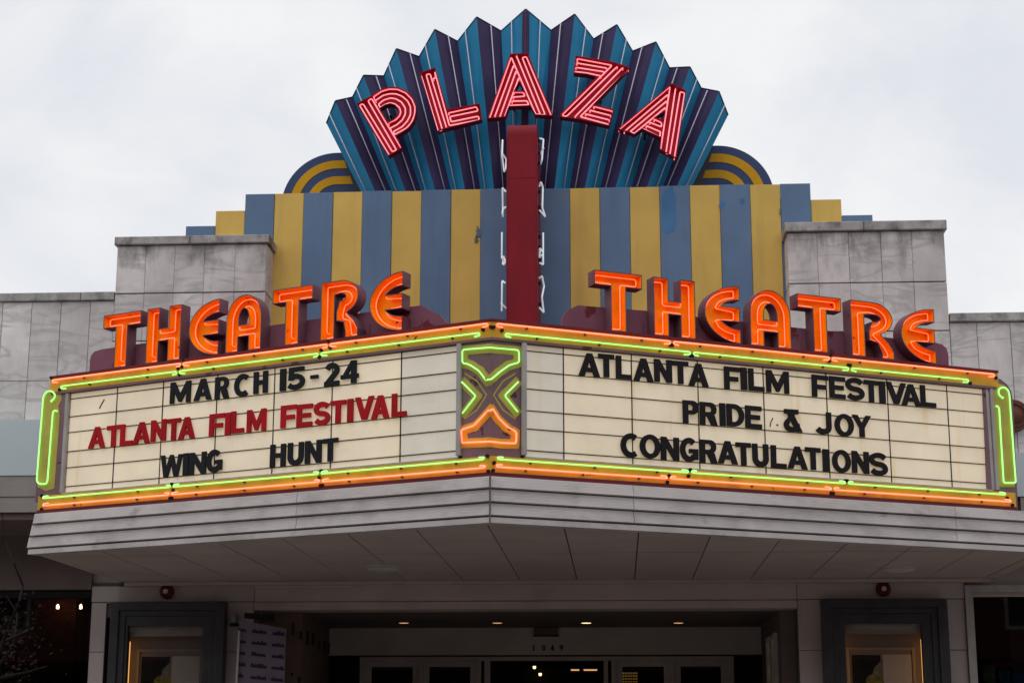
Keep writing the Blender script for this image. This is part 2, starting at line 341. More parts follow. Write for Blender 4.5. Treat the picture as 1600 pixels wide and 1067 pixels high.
# ------------------------------------------------------------------ letters (unit height, width W, stroke t)
def glyph(ch, W, t=.25):
    h = .5; R = rect
    def par(xt, xb, a=None): a = a or t*1.08; return [(xb, 0), (xb+a, 0), (xt+a, 1), (xt, 1)]
    hb = t*.82
    if ch == 'I' or ch == '1': return [[R(0, W, 0, 1)]]
    if ch == 'T': return [[[(0, 1), (0, 1-hb), (W/2-t/2, 1-hb), (W/2-t/2, 0), (W/2+t/2, 0), (W/2+t/2, 1-hb), (W, 1-hb), (W, 1)]]]
    if ch == 'L': return [[[(0, 0), (W, 0), (W, hb), (t, hb), (t, 1), (0, 1)]]]
    if ch == 'F': return [[[(0, 0), (t, 0), (t, .36), (W*.88, .36), (W*.88, .36+hb), (t, .36+hb), (t, 1-hb), (W, 1-hb), (W, 1), (0, 1)]]]
    if ch == 'E': return [[[(0, 0), (W, 0), (W, hb), (t, hb), (t, .5-hb/2), (W*.9, .5-hb/2), (W*.9, .5+hb/2), (t, .5+hb/2), (t, 1-hb), (W, 1-hb), (W, 1), (0, 1)]]]
    if ch == 'H': return [[[(0, 0), (t, 0), (t, .5-hb/2), (W-t, .5-hb/2), (W-t, 0), (W, 0), (W, 1), (W-t, 1), (W-t, .5+hb/2), (t, .5+hb/2), (t, 1), (0, 1)]]]
    if ch == 'N': return [[[(0, 0), (t, 0), (t, .58), (W-t, 0), (W, 0), (W, 1), (W-t, 1), (W-t, .42), (t, 1), (0, 1)]]]
    if ch == 'M': return [[[(0, 0), (t*.92, 0), (t*.92, .56), (W/2-t*.25, 0.05), (W/2+t*.25, 0.05), (W-t*.92, .56), (W-t*.92, 0), (W, 0), (W, 1), (W-t, 1), (W/2, .42), (t, 1), (0, 1)]]]
    if ch == 'W':
        a = t*.9; q = W*.23; return [[[(0, 1), (q-a*.3, 0), (q+a*.7, 0), (W/2, .60), (W-q-a*.7, 0), (W-q+a*.3, 0), (W, 1), (W-a, 1), (W-q-a*.15, .36), (W/2+a*.4, 1), (W/2-a*.4, 1), (q+a*.15, .36), (a, 1)]]]
    if ch == 'V': a = t*1.05; return [[[(0, 1), (W/2-a*.5, 0), (W/2+a*.5, 0), (W, 1), (W-a, 1), (W/2, .36), (a, 1)]]]
    if ch == 'Y': return [[[(0, 1), (W/2-t/2, .42), (W/2-t/2, 0), (W/2+t/2, 0), (W/2+t/2, .42), (W, 1), (W-t*1.1, 1), (W/2, .62), (t*1.1, 1)]]]
    if ch == 'A':
        m = W/2-.5*t; a = 1.08*t
        hx = lambda y: a+y*m
        ya = min(.78, (W/2-a)/m)
        return [[[(0, 0), (a, 0), (hx(.19), .19), (W-hx(.19), .19), (W-a, 0), (W, 0), (W/2+.5*t, 1), (W/2-.5*t, 1)],
                 [(hx(.38), .38), (W-hx(.38), .38), (W/2, ya+.06)]]]
    if ch in 'PR':
        yb = .40; r = (1-yb)/2; yc = 1-r; bx_ = W-r*.95
        if ch == 'P':
            outer = [(0, 0), (t, 0), (t, yb)]+[(bx_*.9, yb)]+ell(W-r*.98, yc, r*.98, r, -80, 80, 10)+[(bx_*.9, 1), (0, 1)]
        else:
            outer = [(0, 0), (t, 0), (t, yb-.02), (W*.42, yb-.02), (W-t*1.15, 0), (W, 0), (W-t*.55, yb+.04)]+ell(W-.04-r*.98, yc, r*.98, r, -60, 80, 10)+[(bx_*.9, 1), (0, 1)]
        hole = [(t, yb+hb*.85), (W*.52, yb+hb*.85)]+ell(W*.52, yc, max(W-t-W*.52-.02, .05), r-hb*.85, -80, 80, 8)+[(W*.52, 1-hb*.85), (t, 1-hb*.85)]
        return [[outer, hole]]
    if ch == 'D':
        return [[[(0, 0), (W*.40, 0)]+ell(W*.40, .5, W*.60, .5, -88, 88, 16)+[(W*.40, 1), (0, 1)], [(t, hb), (W*.40, hb)]+ell(W*.40, .5, W*.60-t, .5-hb, -85, 85, 12)+[(W*.40, 1-hb), (t, 1-hb)]]]
    if ch in 'O0': return [[ell(W/2, .5, W/2, .52, 0, 345, 23), ell(W/2, .5, W/2-t, .52-hb, 0, 345, 23)]]
    if ch == 'C': return [[ribbon(ell(t*.48+(W-t)*.60, .5, (W-t)*.60, .52-t*.45, 52, 308, 22), t*.95)]]
    if ch == 'G':
        return [[ribbon(ell(W/2, .5, (W-t)/2, .52-t*.45, 45, 318, 22), t*.95)], [R(W*.5, W, .36, .36+hb*.9)], [R(W-t*.95, W-.004, .08, .50)]]
    if ch == 'S':
        hh = (1.04-t*.9)/4; yc1 = 1.02-t*.45-hh; yc2 = -.02+t*.45+hh; rx = (W-t*.95)/2
        p = ell(W/2, yc1, rx, hh, 22, 250, 14)+ell(W/2, yc2, rx, hh, 70, -158, 14)
        return [[ribbon(p, t*.92)]]
    if ch == 'U': return [[ribbon([(t/2, 1)]+ell(W/2, W/2-.04, (W-t)/2, W/2-t*.5-.01, 180, 360, 14)+[(W-t/2, 1)], t)]]
    if ch == 'J': return [[ribbon([(W-t/2, 1)]+ell(W/2, .32, (W-t)/2, .34-t*.5, 0, -155, 12), t)]]
    if ch == '-': return [[R(0, W, .40, .56)]]
    if ch == '2': return [[ribbon(ell(W/2, .70, (W-t)/2, .32-t*.45, 165, -40, 12)+[(t*.55, .12)], t*.95)], [R(0, W, 0, hb)]]
    if ch == '4': return [[R(W-t*1.5, W-t*.45, 0, 1)], [R(0, W, .22, .22+hb*.9)], [[(0, .22), (t*1.1, .22), (W-t*.9, 1), (W-t*1.5, 1)]]]
    if ch == '5': return [[ribbon(ell(W*.44, .34, W*.56-t*.48, .35-t*.42, 118, -150, 14), t*.95)], [R(t*.25, W*.95, 1-hb, 1)], [[(t*.15, .42), (t*1.1, .42), (t*1.25, 1), (t*.25, 1)]]]
    if ch == '9': return [[ell(W/2, .68, W/2, .32, 0, 340, 17), ell(W/2, .68, W/2-t, .32-hb, 0, 340, 17)], [ribbon([(W-t/2, .68), (W-t*.7, .35), (W*.35, 0.02)], t*.9)]]
    if ch == '&':
        return [[R(W*.05, W*.80, 1-hb, 1)], [par(W*.10, W*1.0-t*1.3, t*1.2)], [[(W*.80-t, 1), (W*.80, 1), (W*.32, .44), (W*.08, .44)]],
                [ribbon(ell(W*.42, .30, W*.42-t*.5, .31-t*.4, 120, 375, 16), t*.92)]]
    return [[R(0, W, 0, 1)]]
def add_glyph(mb, fr, ch, u0, v0, H, W, d0, d1, t=.25, rot=0):
    for k, loops in enumerate(glyph(ch, W/H, t)):
        lps = []
        for lp in loops:
            q = []
            for a, b in lp:
                a2, b2 = a*H, b*H
                q.append((u0+a2*cos(rot)-b2*sin(rot), v0+a2*sin(rot)+b2*cos(rot)))
            lps.append(q)
        prism(mb, fr, lps, d0, d1+k*.0008, ch=0)
    return mb

# ------------------------------------------------------------------ ground
g = MB(); g.add([(-400, -400, -.12), (400, -400, -.12), (400, 400, -.12), (-400, 400, -.12)], [(0, 1, 2, 3)]); structure('ground', g, ASPH)
structure('road', bx(-200, 200, -19.0, -7.6, -.118, -.112), ASPH)
structure('pavement', bx(-200, 200, -7.45, .0, -.05, 0), CONC)
structure('pavement_far_side', bx(-200, 200, -26, -19.15, -.05, 0), CONC)
structure('kerb', bx(-200, 200, -7.6, -7.45, -.112, 0.004), CONC)
structure('kerb_far_side', bx(-200, 200, -19.15, -19.0, -.112, 0.004), CONC)
for k in range(-8, 9): structure('road_marking', bx(k*9.0, k*9.0+3, -13.4, -13.28, -.108, -.1075), PAINTW)

# ------------------------------------------------------------------ THE BUILDING
B = thing('theatre_building', 'pale marble theatre front with two square towers rising over the marquee', 'building', (0, 0, 0))
def tower(x0, x1, zt, joints, coping_seam, inner, zcop):
    core = MB(); bx(x0+.03, x1-.03, .03, 1.1, 3.6, zt-.11, core); tw = part('tower_core', core, MORT, B)
    rows = [(6.995, zcop), (6.40, 6.987), (5.80, 6.392), (5.2, 5.792), (4.6, 5.192), (4.0, 4.592), (3.6, 3.992)]
    for a, b in rows:
        for i in range(len(joints)-1):
            gp = random.choice((.0008, .0015, .003)); part('marble_slab', slab(FY0, joints[i]+gp, joints[i+1]-.0015, a+.003, b-.003, -.028, random.uniform(.0, .004)), MARBT if b > 7.5 else MARB, tw)
        s = MB()     # side slabs of the return that faces the pylon, and of the outer side
        xi = x1 if inner > 0 else x0; xo = x0 if inner > 0 else x1
        fi = Frame((xi, 0, 0), (0, 1, 0), (inner, 0, 0)); fo = Frame((xo, 0, 0), (0, 1, 0), (-inner, 0, 0))
        part('marble_slab', slab(fi, .006, .42, a+.004, b-.004, -.028, .0), MARB, tw)
        for y0 in (.006, .55): part('marble_slab', slab(fo, y0, y0+.535, a+.004, b-.004, -.028, .0), MARB, tw)
    for (a, b) in ((x0-.03, coping_seam-.004), (coping_seam+.004, x1+.03)):
        c = MB(); prism(c, FY0, [rect(a, b, zcop+.004, zt)], -1.1, .05, ch=.008); part('coping_stone', c, COPE, tw)
X0 = [FY0.hit(x, 430)[0] for x in (181.5, 226.5, 272, 318.5, 366.5, 415.5)]
tower(X0[0], X0[-1], 7.70, X0, FY0.hit(298, 375)[0], 1, 7.595)
X1 = [FY0.hit(x, 400)[0] for x in (1231.3, 1277.6, 1326.5, 1377, 1425.5, 1477)]
tower(X1[0], X1[-1], 7.74, X1, FY0.hit(1349, 355)[0], -1, 7.622)

def low_wall(x0, x1, step, zt, zc, z_j, phase, z0=4.0):
    core = MB(); bx(x0, x1, .06, .9, z0, zt-.11, core); lw = part('side_wall', core, MORT, B)
    fr = front(.04); n = int((x1-x0)/step)+2
    rows = [(z_j, zc), (z_j-.98, z_j), (z0, z_j-.98)]
    for a, b in rows:
        x = phase
        while x > x0: x -= step
        while x < x1:
            a0, a1 = max(x, x0), min(x+step, x1)
            if a1-a0 > .05: part('marble_slab', slab(fr, a0+.003, a1-.003, a+.003, b-.003, -.028, random.uniform(0, .003)), MARB, lw)
            x += step
    x = x0
    while x < x1:
        b = min(x+1.8, x1); part('coping_stone', prism(MB(), fr, [rect(x+.004, b-.004, zc+.004, zt)], -.9, .045, ch=.008), COPE, lw); x += 1.8
low_wall(-9.0, X0[0]-.01, .362, 7.02, 6.915, 5.93, FY0.hit(90, 540)[0])
low_wall(X1[-1]+.01, 8.5, .385, 6.607, 6.50, 5.51, FY0.hit(1531, 570)[0])
wc = MB(); bx(-9, -5.06, .07, .5, 3.45, 4.0, wc); bx(5.0, 9, .07, .5, 3.3, 4.0, wc); bx(-5.06, 5.0, .07, .5, 3.5, 5.3, wc); part('upper_wall_core', wc, PIL, B)

# striped parapet behind the towers: vertical sheets, blue and yellow, stepped at both ends
SW = .3690; FS = front(.40)
pc = MB(); bx(-9.4*SW, 9.4*SW, .43, .8, 5.2, 8.20, pc); bx(-11.4*SW, 11.4*SW, .43, .7, 5.2, 7.80, pc); sp = part('striped_parapet', pc, MORT, B)
for k in range(-11, 12):
    a = abs(k); top = 8.365 if a <= 9 else (8.155 if a == 10 else 7.955)
    mcol = BLU if a % 2 else YEL
    dd = .012 if a % 2 else 0
    m_ = MB(); u0, u1 = (k-.5)*SW, (k+.5)*SW
    j = random.uniform(-.006, .008)
    prism(m_, FS, [rect(u0+.002, u1-.002, 5.2, top+j)], -.03, .0+dd, ch=.003); part('stripe_panel', m_, mcol, sp)

REPB = mat('fresh_blue_repaint', (.075, .20, .40), .55, var=.15); REPG = mat('grey_blue_scuff', (.13, .17, .22), .6, var=.3)
def blob(cx_, cy_, rx_, ry_, m_, nm='repainted_patch', jag=.18):
    uv = []
    for k in range(22):
        a_ = 2*pi*k/22; q = 1+random.uniform(-jag, jag)
        uv.append(FS.hit(cx_+rx_*q*math.copysign(abs(cos(a_))**.6, cos(a_)), cy_+ry_*q*math.copysign(abs(sin(a_))**.7, sin(a_)), .014))
    part(nm, prism(MB(), FS, [uv], .0, .0135), m_, sp)
blob(1045, 329, 11, 36, REPB, jag=.10); blob(1128, 320, 4, 6, REPB); blob(1160, 315, 3.5, 5, REPB); blob(882, 306, 4, 4, REPG)
blob(748, 364, 4, 8, REPG, jag=.45); blob(744, 375, 3, 4, REPG, jag=.4); blob(1220, 330, 2, 5, REPG)

# ------------------------------------------------------------------ side wings (concentric rounded bands)
def wing(side):
    fr = front(1.06)
    cx, cy, rs = (525, 321, (86, 73, 60, 47, 34, 21)) if side < 0 else (1122, 311, (88.5, 75, 61, 48, 34.5, 21.5))
    c = fr.hit(cx, cy); scale = fr.hit(cx+100, cy)[0]-fr.hit(cx, cy)[0]
    t = thing('rounded_wing', 'rounded wing of blue and gold bands to the %s of the folded fan' % ('left' if side < 0 else 'right'), 'sign wing', fr.P(*c), 'rounded wings beside the fan')
    xin = -.75*side*-1
    def path(r):
        R_ = r*scale/100
        arc = ell(c[0], c[1], R_, R_, 180 if side < 0 else 0, 90, 18)
        return [(arc[0][0], c[1]-.25)]+arc+[(c[0]-side*1.0, c[1]+R_)]
    for i in range(6):
        o_ = path(rs[i]); m_ = NAVY if i % 2 == 0 else GOLD
        inn = path(rs[i+1]) if i < 5 else [(c[0], c[1]-.25), (c[0]-side*1.0, c[1]-.25)]
        lp = o_+inn[::-1]
        prism(MB(), fr, [lp], -.12, .0+(.004 if i % 2 else 0))
        part('gold_band' if i % 2 else 'navy_band', prism(MB(), fr, [lp], -.12, .0+(.006 if i % 2 else 0)), m_, t)
    return t
wing(-1); wing(1)

# ------------------------------------------------------------------ folded fan
tops = [(510, 193), (524, 158), (551, 152), (568, 118), (600, 119), (619.4, 76.5), (655, 89), (679.4, 46.5), (715, 65), (744.7, 27), (783, 49), (821.5, 14.6),
        (861, 48), (898, 22.5), (927.5, 61.5), (964, 39), (988.4, 80.4), (1025, 66), (1046, 106.5), (1078, 105), (1095.5, 138), (1123.4, 143.4), (1137.5, 180)]
bots = [564, 586, 612, 633.5, 658, 680, 705, 727, 751, 772, 795, 819, 843, 866.6, 890.6, 914, 938, 962, 986.6, 1010.6, 1035.5, 1057, 1080]
YR, YV = .50, .68
FR_, FV_ = front(YR), front(YV)
fan = thing('folded_fan_sign', 'tall pleated fan of teal and dark purple sheets crowning the facade', 'sign', (0, .8, 8.0))
tp = []; bp_ = []
for i, (x, y) in enumerate(tops):
    fr = FR_ if i % 2 else FV_
    p = fr.P(*fr.hit(x, y)); q = fr.P(*fr.hit(bots[i], 299 if i < 12 else 293))
    q = q+(q-p)*.06; tp.append(p); bp_.append(q)
for i in range(22):
    teal = (i % 2 == 0) if i < 11 else (i % 2 == 1)
    a, b, c, d = bp_[i], bp_[i+1], tp[i+1], tp[i]
    nrm = (b-a).cross(d-a).normalized()
    if nrm.y > 0: nrm = -nrm
    th = Vector((0, .03, 0))
    m_ = MB().add([a, b, c, d, a+th, b+th, c+th, d+th], [(0, 1, 2, 3), (7, 6, 5, 4), (0, 4, 5, 1), (1, 5, 6, 2), (2, 6, 7, 3), (3, 7, 4, 0)])
    pn = part('fan_panel', m_, TEAL if teal else PUR, fan)
    mt, mb_ = (c+d)/2, (a+b)/2
    e = (mb_-mt).normalized(); s0 = mt+e*.03+nrm*.035; s1 = mb_+nrm*.035
    part('neon_tube', tube([s0-nrm*.03, s0, s0.lerp(s1, .5), s1], .0075, sides=6), GREYGLASS, pn)
    # light edge capping along the top of each fold
    part('edge_cap', tube([d+nrm*.004, c+nrm*.004], .007, sides=4), PUR, pn)
# narrow centre strip over the middle ridge
a, b = tp[11], bp_[11]
m_ = MB(); z0 = Vector((0, -.03, 0))
m_.add([a+Vector((-.035, -.02, -.03)), a+Vector((.035, -.02, -.03)), b+Vector((.035, -.02, 0)), b+Vector((-.035, -.02, 0)), a+Vector((-.05, .05, -.05)), a+Vector((.05, .05, -.05)), b+Vector((.05, .05, 0)), b+Vector((-.05, .05, 0))],
       [(0, 1, 2, 3), (0, 3, 7, 4), (1, 5, 6, 2), (0, 4, 5, 1)])
cs = part('centre_strip', m_, PUR, fan)
part('neon_tube', tube([a+Vector((0, -.05, -.05)), b+Vector((0, -.05, 0))], .006, sides=6), REDTRIM, cs)
bk = MB(); prism(bk, front(1.0), [[(p.x*.93, p.z-.35) for p in tp]+[(bp_[-1].x*.97, 8.0), (bp_[0].x*.97, 8.0)]], 0, .06); part('fan_backing_frame', bk, DKGREY, fan)

# ------------------------------------------------------------------ PLAZA letters
FP = front(.14)
ZA, ZB, ZC = (540, 70, 5.925), (640, 70, 5.929), (860, 70, 5.929)
plaza = [
 ('P', ZA, [[(100, 545), (240, 470), (330, 412), (400, 392), (480, 393), (560, 425), (620, 482), (652, 550), (655, 620), (635, 700), (590, 765), (525, 812), (465, 845), (522, 955), (395, 1030)],
            [(318, 590), (365, 560), (415, 547), (458, 562), (486, 605), (478, 655), (440, 690), (390, 715)]],
  [[(395, 1008), (125, 553), (158, 540), (430, 985), (468, 968), (203, 512), (238, 492), (505, 940)],
   [(262, 492), (255, 476), (330, 425), (400, 404), (480, 407), (555, 440), (612, 500), (640, 570), (636, 640), (608, 710), (560, 765), (450, 825), (436, 800), (520, 752), (568, 700), (598, 640), (598, 570), (572, 515), (520, 470), (465, 448), (405, 447), (345, 462), (272, 510)],
   [(320, 578), (300, 545), (350, 505), (410, 487), (460, 493), (515, 525), (550, 580), (550, 635), (522, 690), (470, 735), (410, 765)],
   [(318, 575), (365, 545), (410, 530), (455, 542), (495, 575), (508, 615), (495, 655), (460, 690), (392, 718)]]),
 ('L', ZB, [[(93, 260), (235, 213), (352, 598), (648, 545), (670, 695), (300, 785), (257, 805)]],
  [[(105, 280), (262, 795), (302, 783), (150, 270), (187, 262), (337, 755)],
   [(215, 308), (240, 300), (230, 240), (366, 742), (645, 690), (634, 655), (382, 708), (370, 660), (632, 606), (618, 568), (358, 626)]]),
 ('A', ZB, [[(720, 685), (932, 86), (1095, 80), (1330, 660), (1163, 650), (1118, 567), (922, 574), (886, 670)], [(1015, 345), (1062, 428), (972, 428)]],
  [[(740, 670), (940, 108), (1168, 640), (1195, 636)], [(788, 658), (962, 185)], [(835, 660), (985, 238)], [(882, 650), (1010, 300)],
   [(988, 95), (1212, 645), (1255, 640), (1042, 112), (1080, 104), (1310, 648)],
   [(962, 434), (1050, 434), (1068, 470), (958, 478)], [(946, 516), (1085, 512), (1103, 550), (930, 556)]]),
 ('Z', ZC, [[(232, 102), (560, 155), (738, 210), (402, 555), (588, 598), (545, 752), (260, 690), (88, 668), (88, 648), (425, 300), (340, 275), (215, 262)]],
  [[(250, 150), (245, 122), (572, 184), (112, 640), (118, 655), (152, 655), (618, 196)], [(242, 162), (522, 210)], [(235, 203), (496, 243)], [(225, 242), (340, 255), (466, 282)],
   [(670, 206), (228, 660)], [(720, 222), (275, 660), (535, 730)], [(402, 566), (575, 610)], [(365, 600), (560, 650)], [(325, 635), (546, 690)]]),
 ('A', ZC, [[(622, 782), (1125, 360), (1258, 425), (1166, 1052), (1012, 968), (1024, 862), (848, 780), (775, 834), (735, 812)], [(1062, 620), (1044, 695), (970, 672)]],
  [[(635, 780), (1110, 380), (1022, 960)], [(685, 797), (1086, 456)], [(1078, 515), (738, 800), (778, 815), (1066, 575)],
   [(1160, 400), (1070, 1000), (1108, 1008), (1203, 428), (1245, 440), (1150, 1040)], [(962, 685), (1030, 715), (1030, 755), (920, 712)], [(890, 745), (1022, 800), (1012, 848), (862, 772)]]),
]
where = ['P, tilted left at the left foot of the arc', 'L, leaning left between P and A', 'A, upright above the red pylon', 'Z, leaning right of the middle A', 'A, tilted at the right end']
def can(fr, loops, d0, d1, wt, mout, min_, th, nin='letter_face'):
    loops = orient(loops); ins = [offset(lp, wt) for lp in loops]
    m1 = MB(); cap(m1, fr, loops, d0)
    for a, b in zip(loops, ins): wall(m1, fr, a, d0, a, d1); wall(m1, fr, a, d1, b, d1)
    part('letter_can', m1, mout, th)
    m2 = MB(); cap(m2, fr, ins, d0+.005)
    for b in ins: wall(m2, fr, b, d0+.005, b, d1-.001)
    part(nin, m2, min_, th)
    return loops
for (ch, Z, loops, tubes), wh in zip(plaza, where):
    lps = [pxs(FP, Z, lp) for lp in loops]; c = FP.P(*lps[0][0])
    th = thing('fan_neon_letter', 'pink-red neon letter %s' % wh, 'neon letter', c, 'red neon letters spelling the theatre name on the fan')
    can(FP, lps, -.13, 0, .008, DKRED, REDFACE, th)
    for tb in tubes: part('neon_tube', ftube(FP, pxs(FP, Z, tb), -.035, .0088, rr=.018, ends=.07), NEON_R, th)
    cu = sum(p[0] for p in lps[0])/len(lps[0]); cv = sum(p[1] for p in lps[0])/len(lps[0])
    for du in (-.1, .12): part('mounting_strut', tube([FP.P(cu+du, cv, -.13), FP.P(cu+du, cv, -.45)], .015, sides=5), DARK, th)

# ------------------------------------------------------------------ red pylon
FPy = front(-.65)
pu0 = FPy.hit(792, 400)[0]; pu1 = FPy.hit(839, 400)[0]; pzt = FPy.hit(815, 188)[1]
py = thing('vertical_blade_sign', 'tall plain dark red pylon standing between the stripes', 'blade sign', (0, -.3, 5.2))
prof = [(-.65, 5.0), (-.65, pzt-.17)]+[(-.65+.15*(1-cos(radians(a))), pzt-.17+.15*sin(radians(a))) for a in range(15, 91, 15)]+[(.32, pzt-.02), (.32, 5.0)]
m_ = MB(); n = len(prof); m_.add([(pu0, y, z) for y, z in prof]+[(pu1, y, z) for y, z in prof], [tuple(range(n)), tuple(range(n, 2*n))[::-1]]+[(i, (i+1) % n, n+(i+1) % n, n+i) for i in range(n)])
part('pylon_body', m_, RED, py)
zs_ = FPy.hit(815, 278)[1]; part('seam_strip', bx(pu0-.002, pu1+.002, -.653, -.5, zs_-.004, zs_+.004), DKRED, py)
for xx in (pu0-.006, pu1-.006): part('corner_trim', bx(xx, xx+.012, -.656, -.63, 5.0, pzt-.2), DKRED, py)
ZP = (640, 180, 3.1375); FT = front(-.30)
tl = [[(455, 118), (455, 205), (462, 270), (474, 272), (472, 205), (458, 204)], [(455, 488), (458, 366), (468, 366), (472, 380)], [(455, 488), (457, 457), (472, 457)],
      [(455, 584), (450, 695), (462, 700), (455, 725), (464, 735), (470, 715), (460, 690)], [(452, 962), (453, 808), (470, 828)], [(453, 934), (470, 934)],
      [(640, 228), (650, 232), (655, 110), (640, 122)], [(658, 178), (640, 175)], [(636, 345), (645, 334), (652, 345), (652, 462), (664, 488), (640, 480)],
      [(655, 578), (654, 730), (640, 730)], [(650, 660), (640, 662), (636, 690), (648, 692)], [(636, 795), (650, 794), (658, 830), (650, 900), (656, 958), (640, 955)]]
for tb in tl:
    uv = pxs(FT, ZP, tb); P = [FT.P(u, v, .12*sin(3*i+len(tb))) for i, (u, v) in enumerate(uv)]
    part('neon_tube', tube(rounded(P, .02), .011), WHITEGLASS, py)
for zz in (128, 190, 240, 380, 455, 480, 600, 650, 715, 828, 930):
    u, v = FT.hit(640+472/3.1375, 180+zz/3.1375); part('tube_socket', bx(pu0-.03, pu0+.01, -.31, -.29, v-.018, v+.018), DARK, py)
    part('tube_socket', bx(pu1-.01, pu1+.03, -.31, -.29, v-.018, v+.018), DARK, py)

# ------------------------------------------------------------------ MARQUEE
TH = .48
eL = Vector((4.68, -2.18, 0)).normalized(); nL = Vector((eL.y, -eL.x, 0))
eR = Vector((4.95, 2.45, 0)).normalized(); nR = Vector((eR.y, -eR.x, 0))
AP = (0, -5.25, 0)
FL, FRt = Frame(AP, eL, nL), Frame(AP, eR, nR)
Q = thing('marquee_canopy', 'wedge-shaped marquee canopy with ribbed pale metal fascia over the entrance', 'canopy', (0, -2.5, 3.5))
# canopy shell
uL, uR = FL.hit(46, 835, .07)[0], 6.0
pl, pr = FL.P(uL, 0, .03), FRt.P(uR, 0, .03)
poly = [(pl.x, .02), (pl.x, pl.y), (0, -5.29), (pr.x, pr.y), (pr.x, .02)]
m_ = MB(); k = len(poly); m_.add([(x, y, 3.53) for x, y in poly]+[(x, y, 3.895) for x, y in poly], [tuple(range(k))[::-1], tuple(range(k, 2*k))]+[(i, (i+1) % k, k+(i+1) % k, k+i) for i in range(k)])
part('canopy_shell', m_, MORT, Q)
# fascia boards, each a rolled profile with fine ribs, jointed along the length
zb = [3.896, 3.782, 3.663, 3.545]
def board(fr, u0, u1, zt, zbm, dtop, fold0, fold1):
    h = zt-zbm; pr_ = [(dtop-.03, zt), (dtop, zt)]
    for i in range(4):
        v = zt-h*(i/4); pr_ += [(dtop+.001+.006*i, v-h*.03), (dtop+.0045+.006*i, v-h*.22)]
        if i < 3: pr_.append((dtop+.0035+.006*i, v-h*.24))
    pr_ += [(dtop+.03, zbm+.006), (dtop+.022, zbm), (dtop-.03, zbm)]
    def uu(base, fold, d): return base+fold*d*TH
    n = len(pr_); mb = MB()
    mb.add([fr.P(uu(u0, fold0, d), z, d) for d, z in pr_]+[fr.P(uu(u1, fold1, d), z, d) for d, z in pr_], [tuple(range(n))[::-1], tuple(range(n, 2*n))]+[(i, (i+1) % n, n+(i+1) % n, n+i) for i in range(n)])
    return mb
cutL = [uL, FL.hit(470, 800)[0], -.0]; cutR = [0, FRt.hit(985, 790)[0], FRt.hit(1488, 830)[0], uR]
for fr, cuts, sgn in ((FL, cutL, 1), (FRt, cutR, -1)):
    for i in range(3):
        for j in range(len(cuts)-1):
            f0 = sgn if cuts[j] == 0 and sgn < 0 else 0; f1 = sgn if cuts[j+1] == 0 and sgn > 0 else 0
            a = cuts[j]+(.003 if not f0 else .002); b = cuts[j+1]-(.003 if not f1 else .002)
            if j == 0 and sgn > 0: a += (2-i)*.028-.02
            part('fascia_board', board(fr, a, b, zb[i]-.005, zb[i+1]+.005, .055, f0, f1), FASC, Q)
    a, b = cuts[0], cuts[-1]
    m_ = MB(); z0_, z1_ = 3.487, 3.535
    def lip(d): return [(a+(sgn*d*TH if sgn < 0 else 0), b+(sgn*d*TH if sgn > 0 else 0))][0]
    vs = []
    for d in (-.05, .075):
        l0, l1 = lip(d)
        for z in (z0_, z1_): vs += [fr.P(l0, z, d), fr.P(l1, z, d)]
    m_.add(vs, [(0, 1, 3, 2), (4, 6, 7, 5), (0, 4, 5, 1), (2, 3, 7, 6), (0, 2, 6, 4), (1, 5, 7, 3)])
    part('fascia_lip', m_, FASC, Q)
ct = MB(); prism(ct, Frame((0, -5.25, 0), (1, 0, 0), (0, -1, 0)), [rect(-.006, .006, 3.49, 3.89)], .05, .108); part('corner_seam', ct, MORT, Q)
# soffit tiles clipped to the wedge
def clip(poly_, a, b, c):   # keep a*x+b*y<=c
    r = []
    for i in range(len(poly_)):
        p, q = poly_[i], poly_[(i+1) % len(poly_)]; fp = a*p[0]+b*p[1]-c; fq = a*q[0]+b*q[1]-c
        if fp <= 0: r.append(p)
        if (fp < 0 < fq) or (fq < 0 < fp): t = fp/(fp-fq); r.append((p[0]+(q[0]-p[0])*t, p[1]+(q[1]-p[1])*t))
    return r
cx0 = -.041
for iy, (y0, y1) in enumerate(((-.09, -2.830), (-2.842, -5.6))):
    for ix in range(-9, 10):
        x0 = cx0+ix*.658; r = [(x0+.006, y1+.006), (x0+.652, y1+.006), (x0+.652, y0-.006), (x0+.006, y0-.006)]
        for fr in (FL, FRt):
            nx, ny = fr.N.x, fr.N.y; c = nx*fr.o.x+ny*fr.o.y+.03
            r = clip(r, nx, ny, c) if r else r
        r = clip(r, -1, 0, -(pl.x+.02)) if r else r
        r = clip(r, 1, 0, pr.x-.02) if r else r
        if len(r) < 3 or abs(area(r)) < .004: continue
        k = len(r); zt = 3.5+random.uniform(-.002, .002)
        part('soffit_panel', MB().add([(x, y, zt) for x, y in r]+[(x, y, 3.528) for x, y in r], [tuple(range(k))[::-1]]+[(i, (i+1) % k, k+(i+1) % k, k+i) for i in range(k)]), SOFF, Q)
part('wall_moulding', bx(pl.x+.1, pr.x-.1, -.085, -.002, 3.455, 3.497), BEAMM, Q)
for x, y in ((599, 884), (1404, 885)):
    p = onZ(x, y, 3.5); L_ = thing('ceiling_light', 'shallow round white ceiling light under the canopy, %s side' % ('left' if x < 800 else 'right'), 'ceiling light', (p.x, p.y, 3.5), 'round lights under the canopy')
    part('light_ring', disc((p.x, p.y, 3.499), (0, 0, -1), .20, .02), ALUM, L_); part('light_diffuser', disc((p.x, p.y, 3.478), (0, 0, -1), .175, .02, dome=.02), FASC, L_)

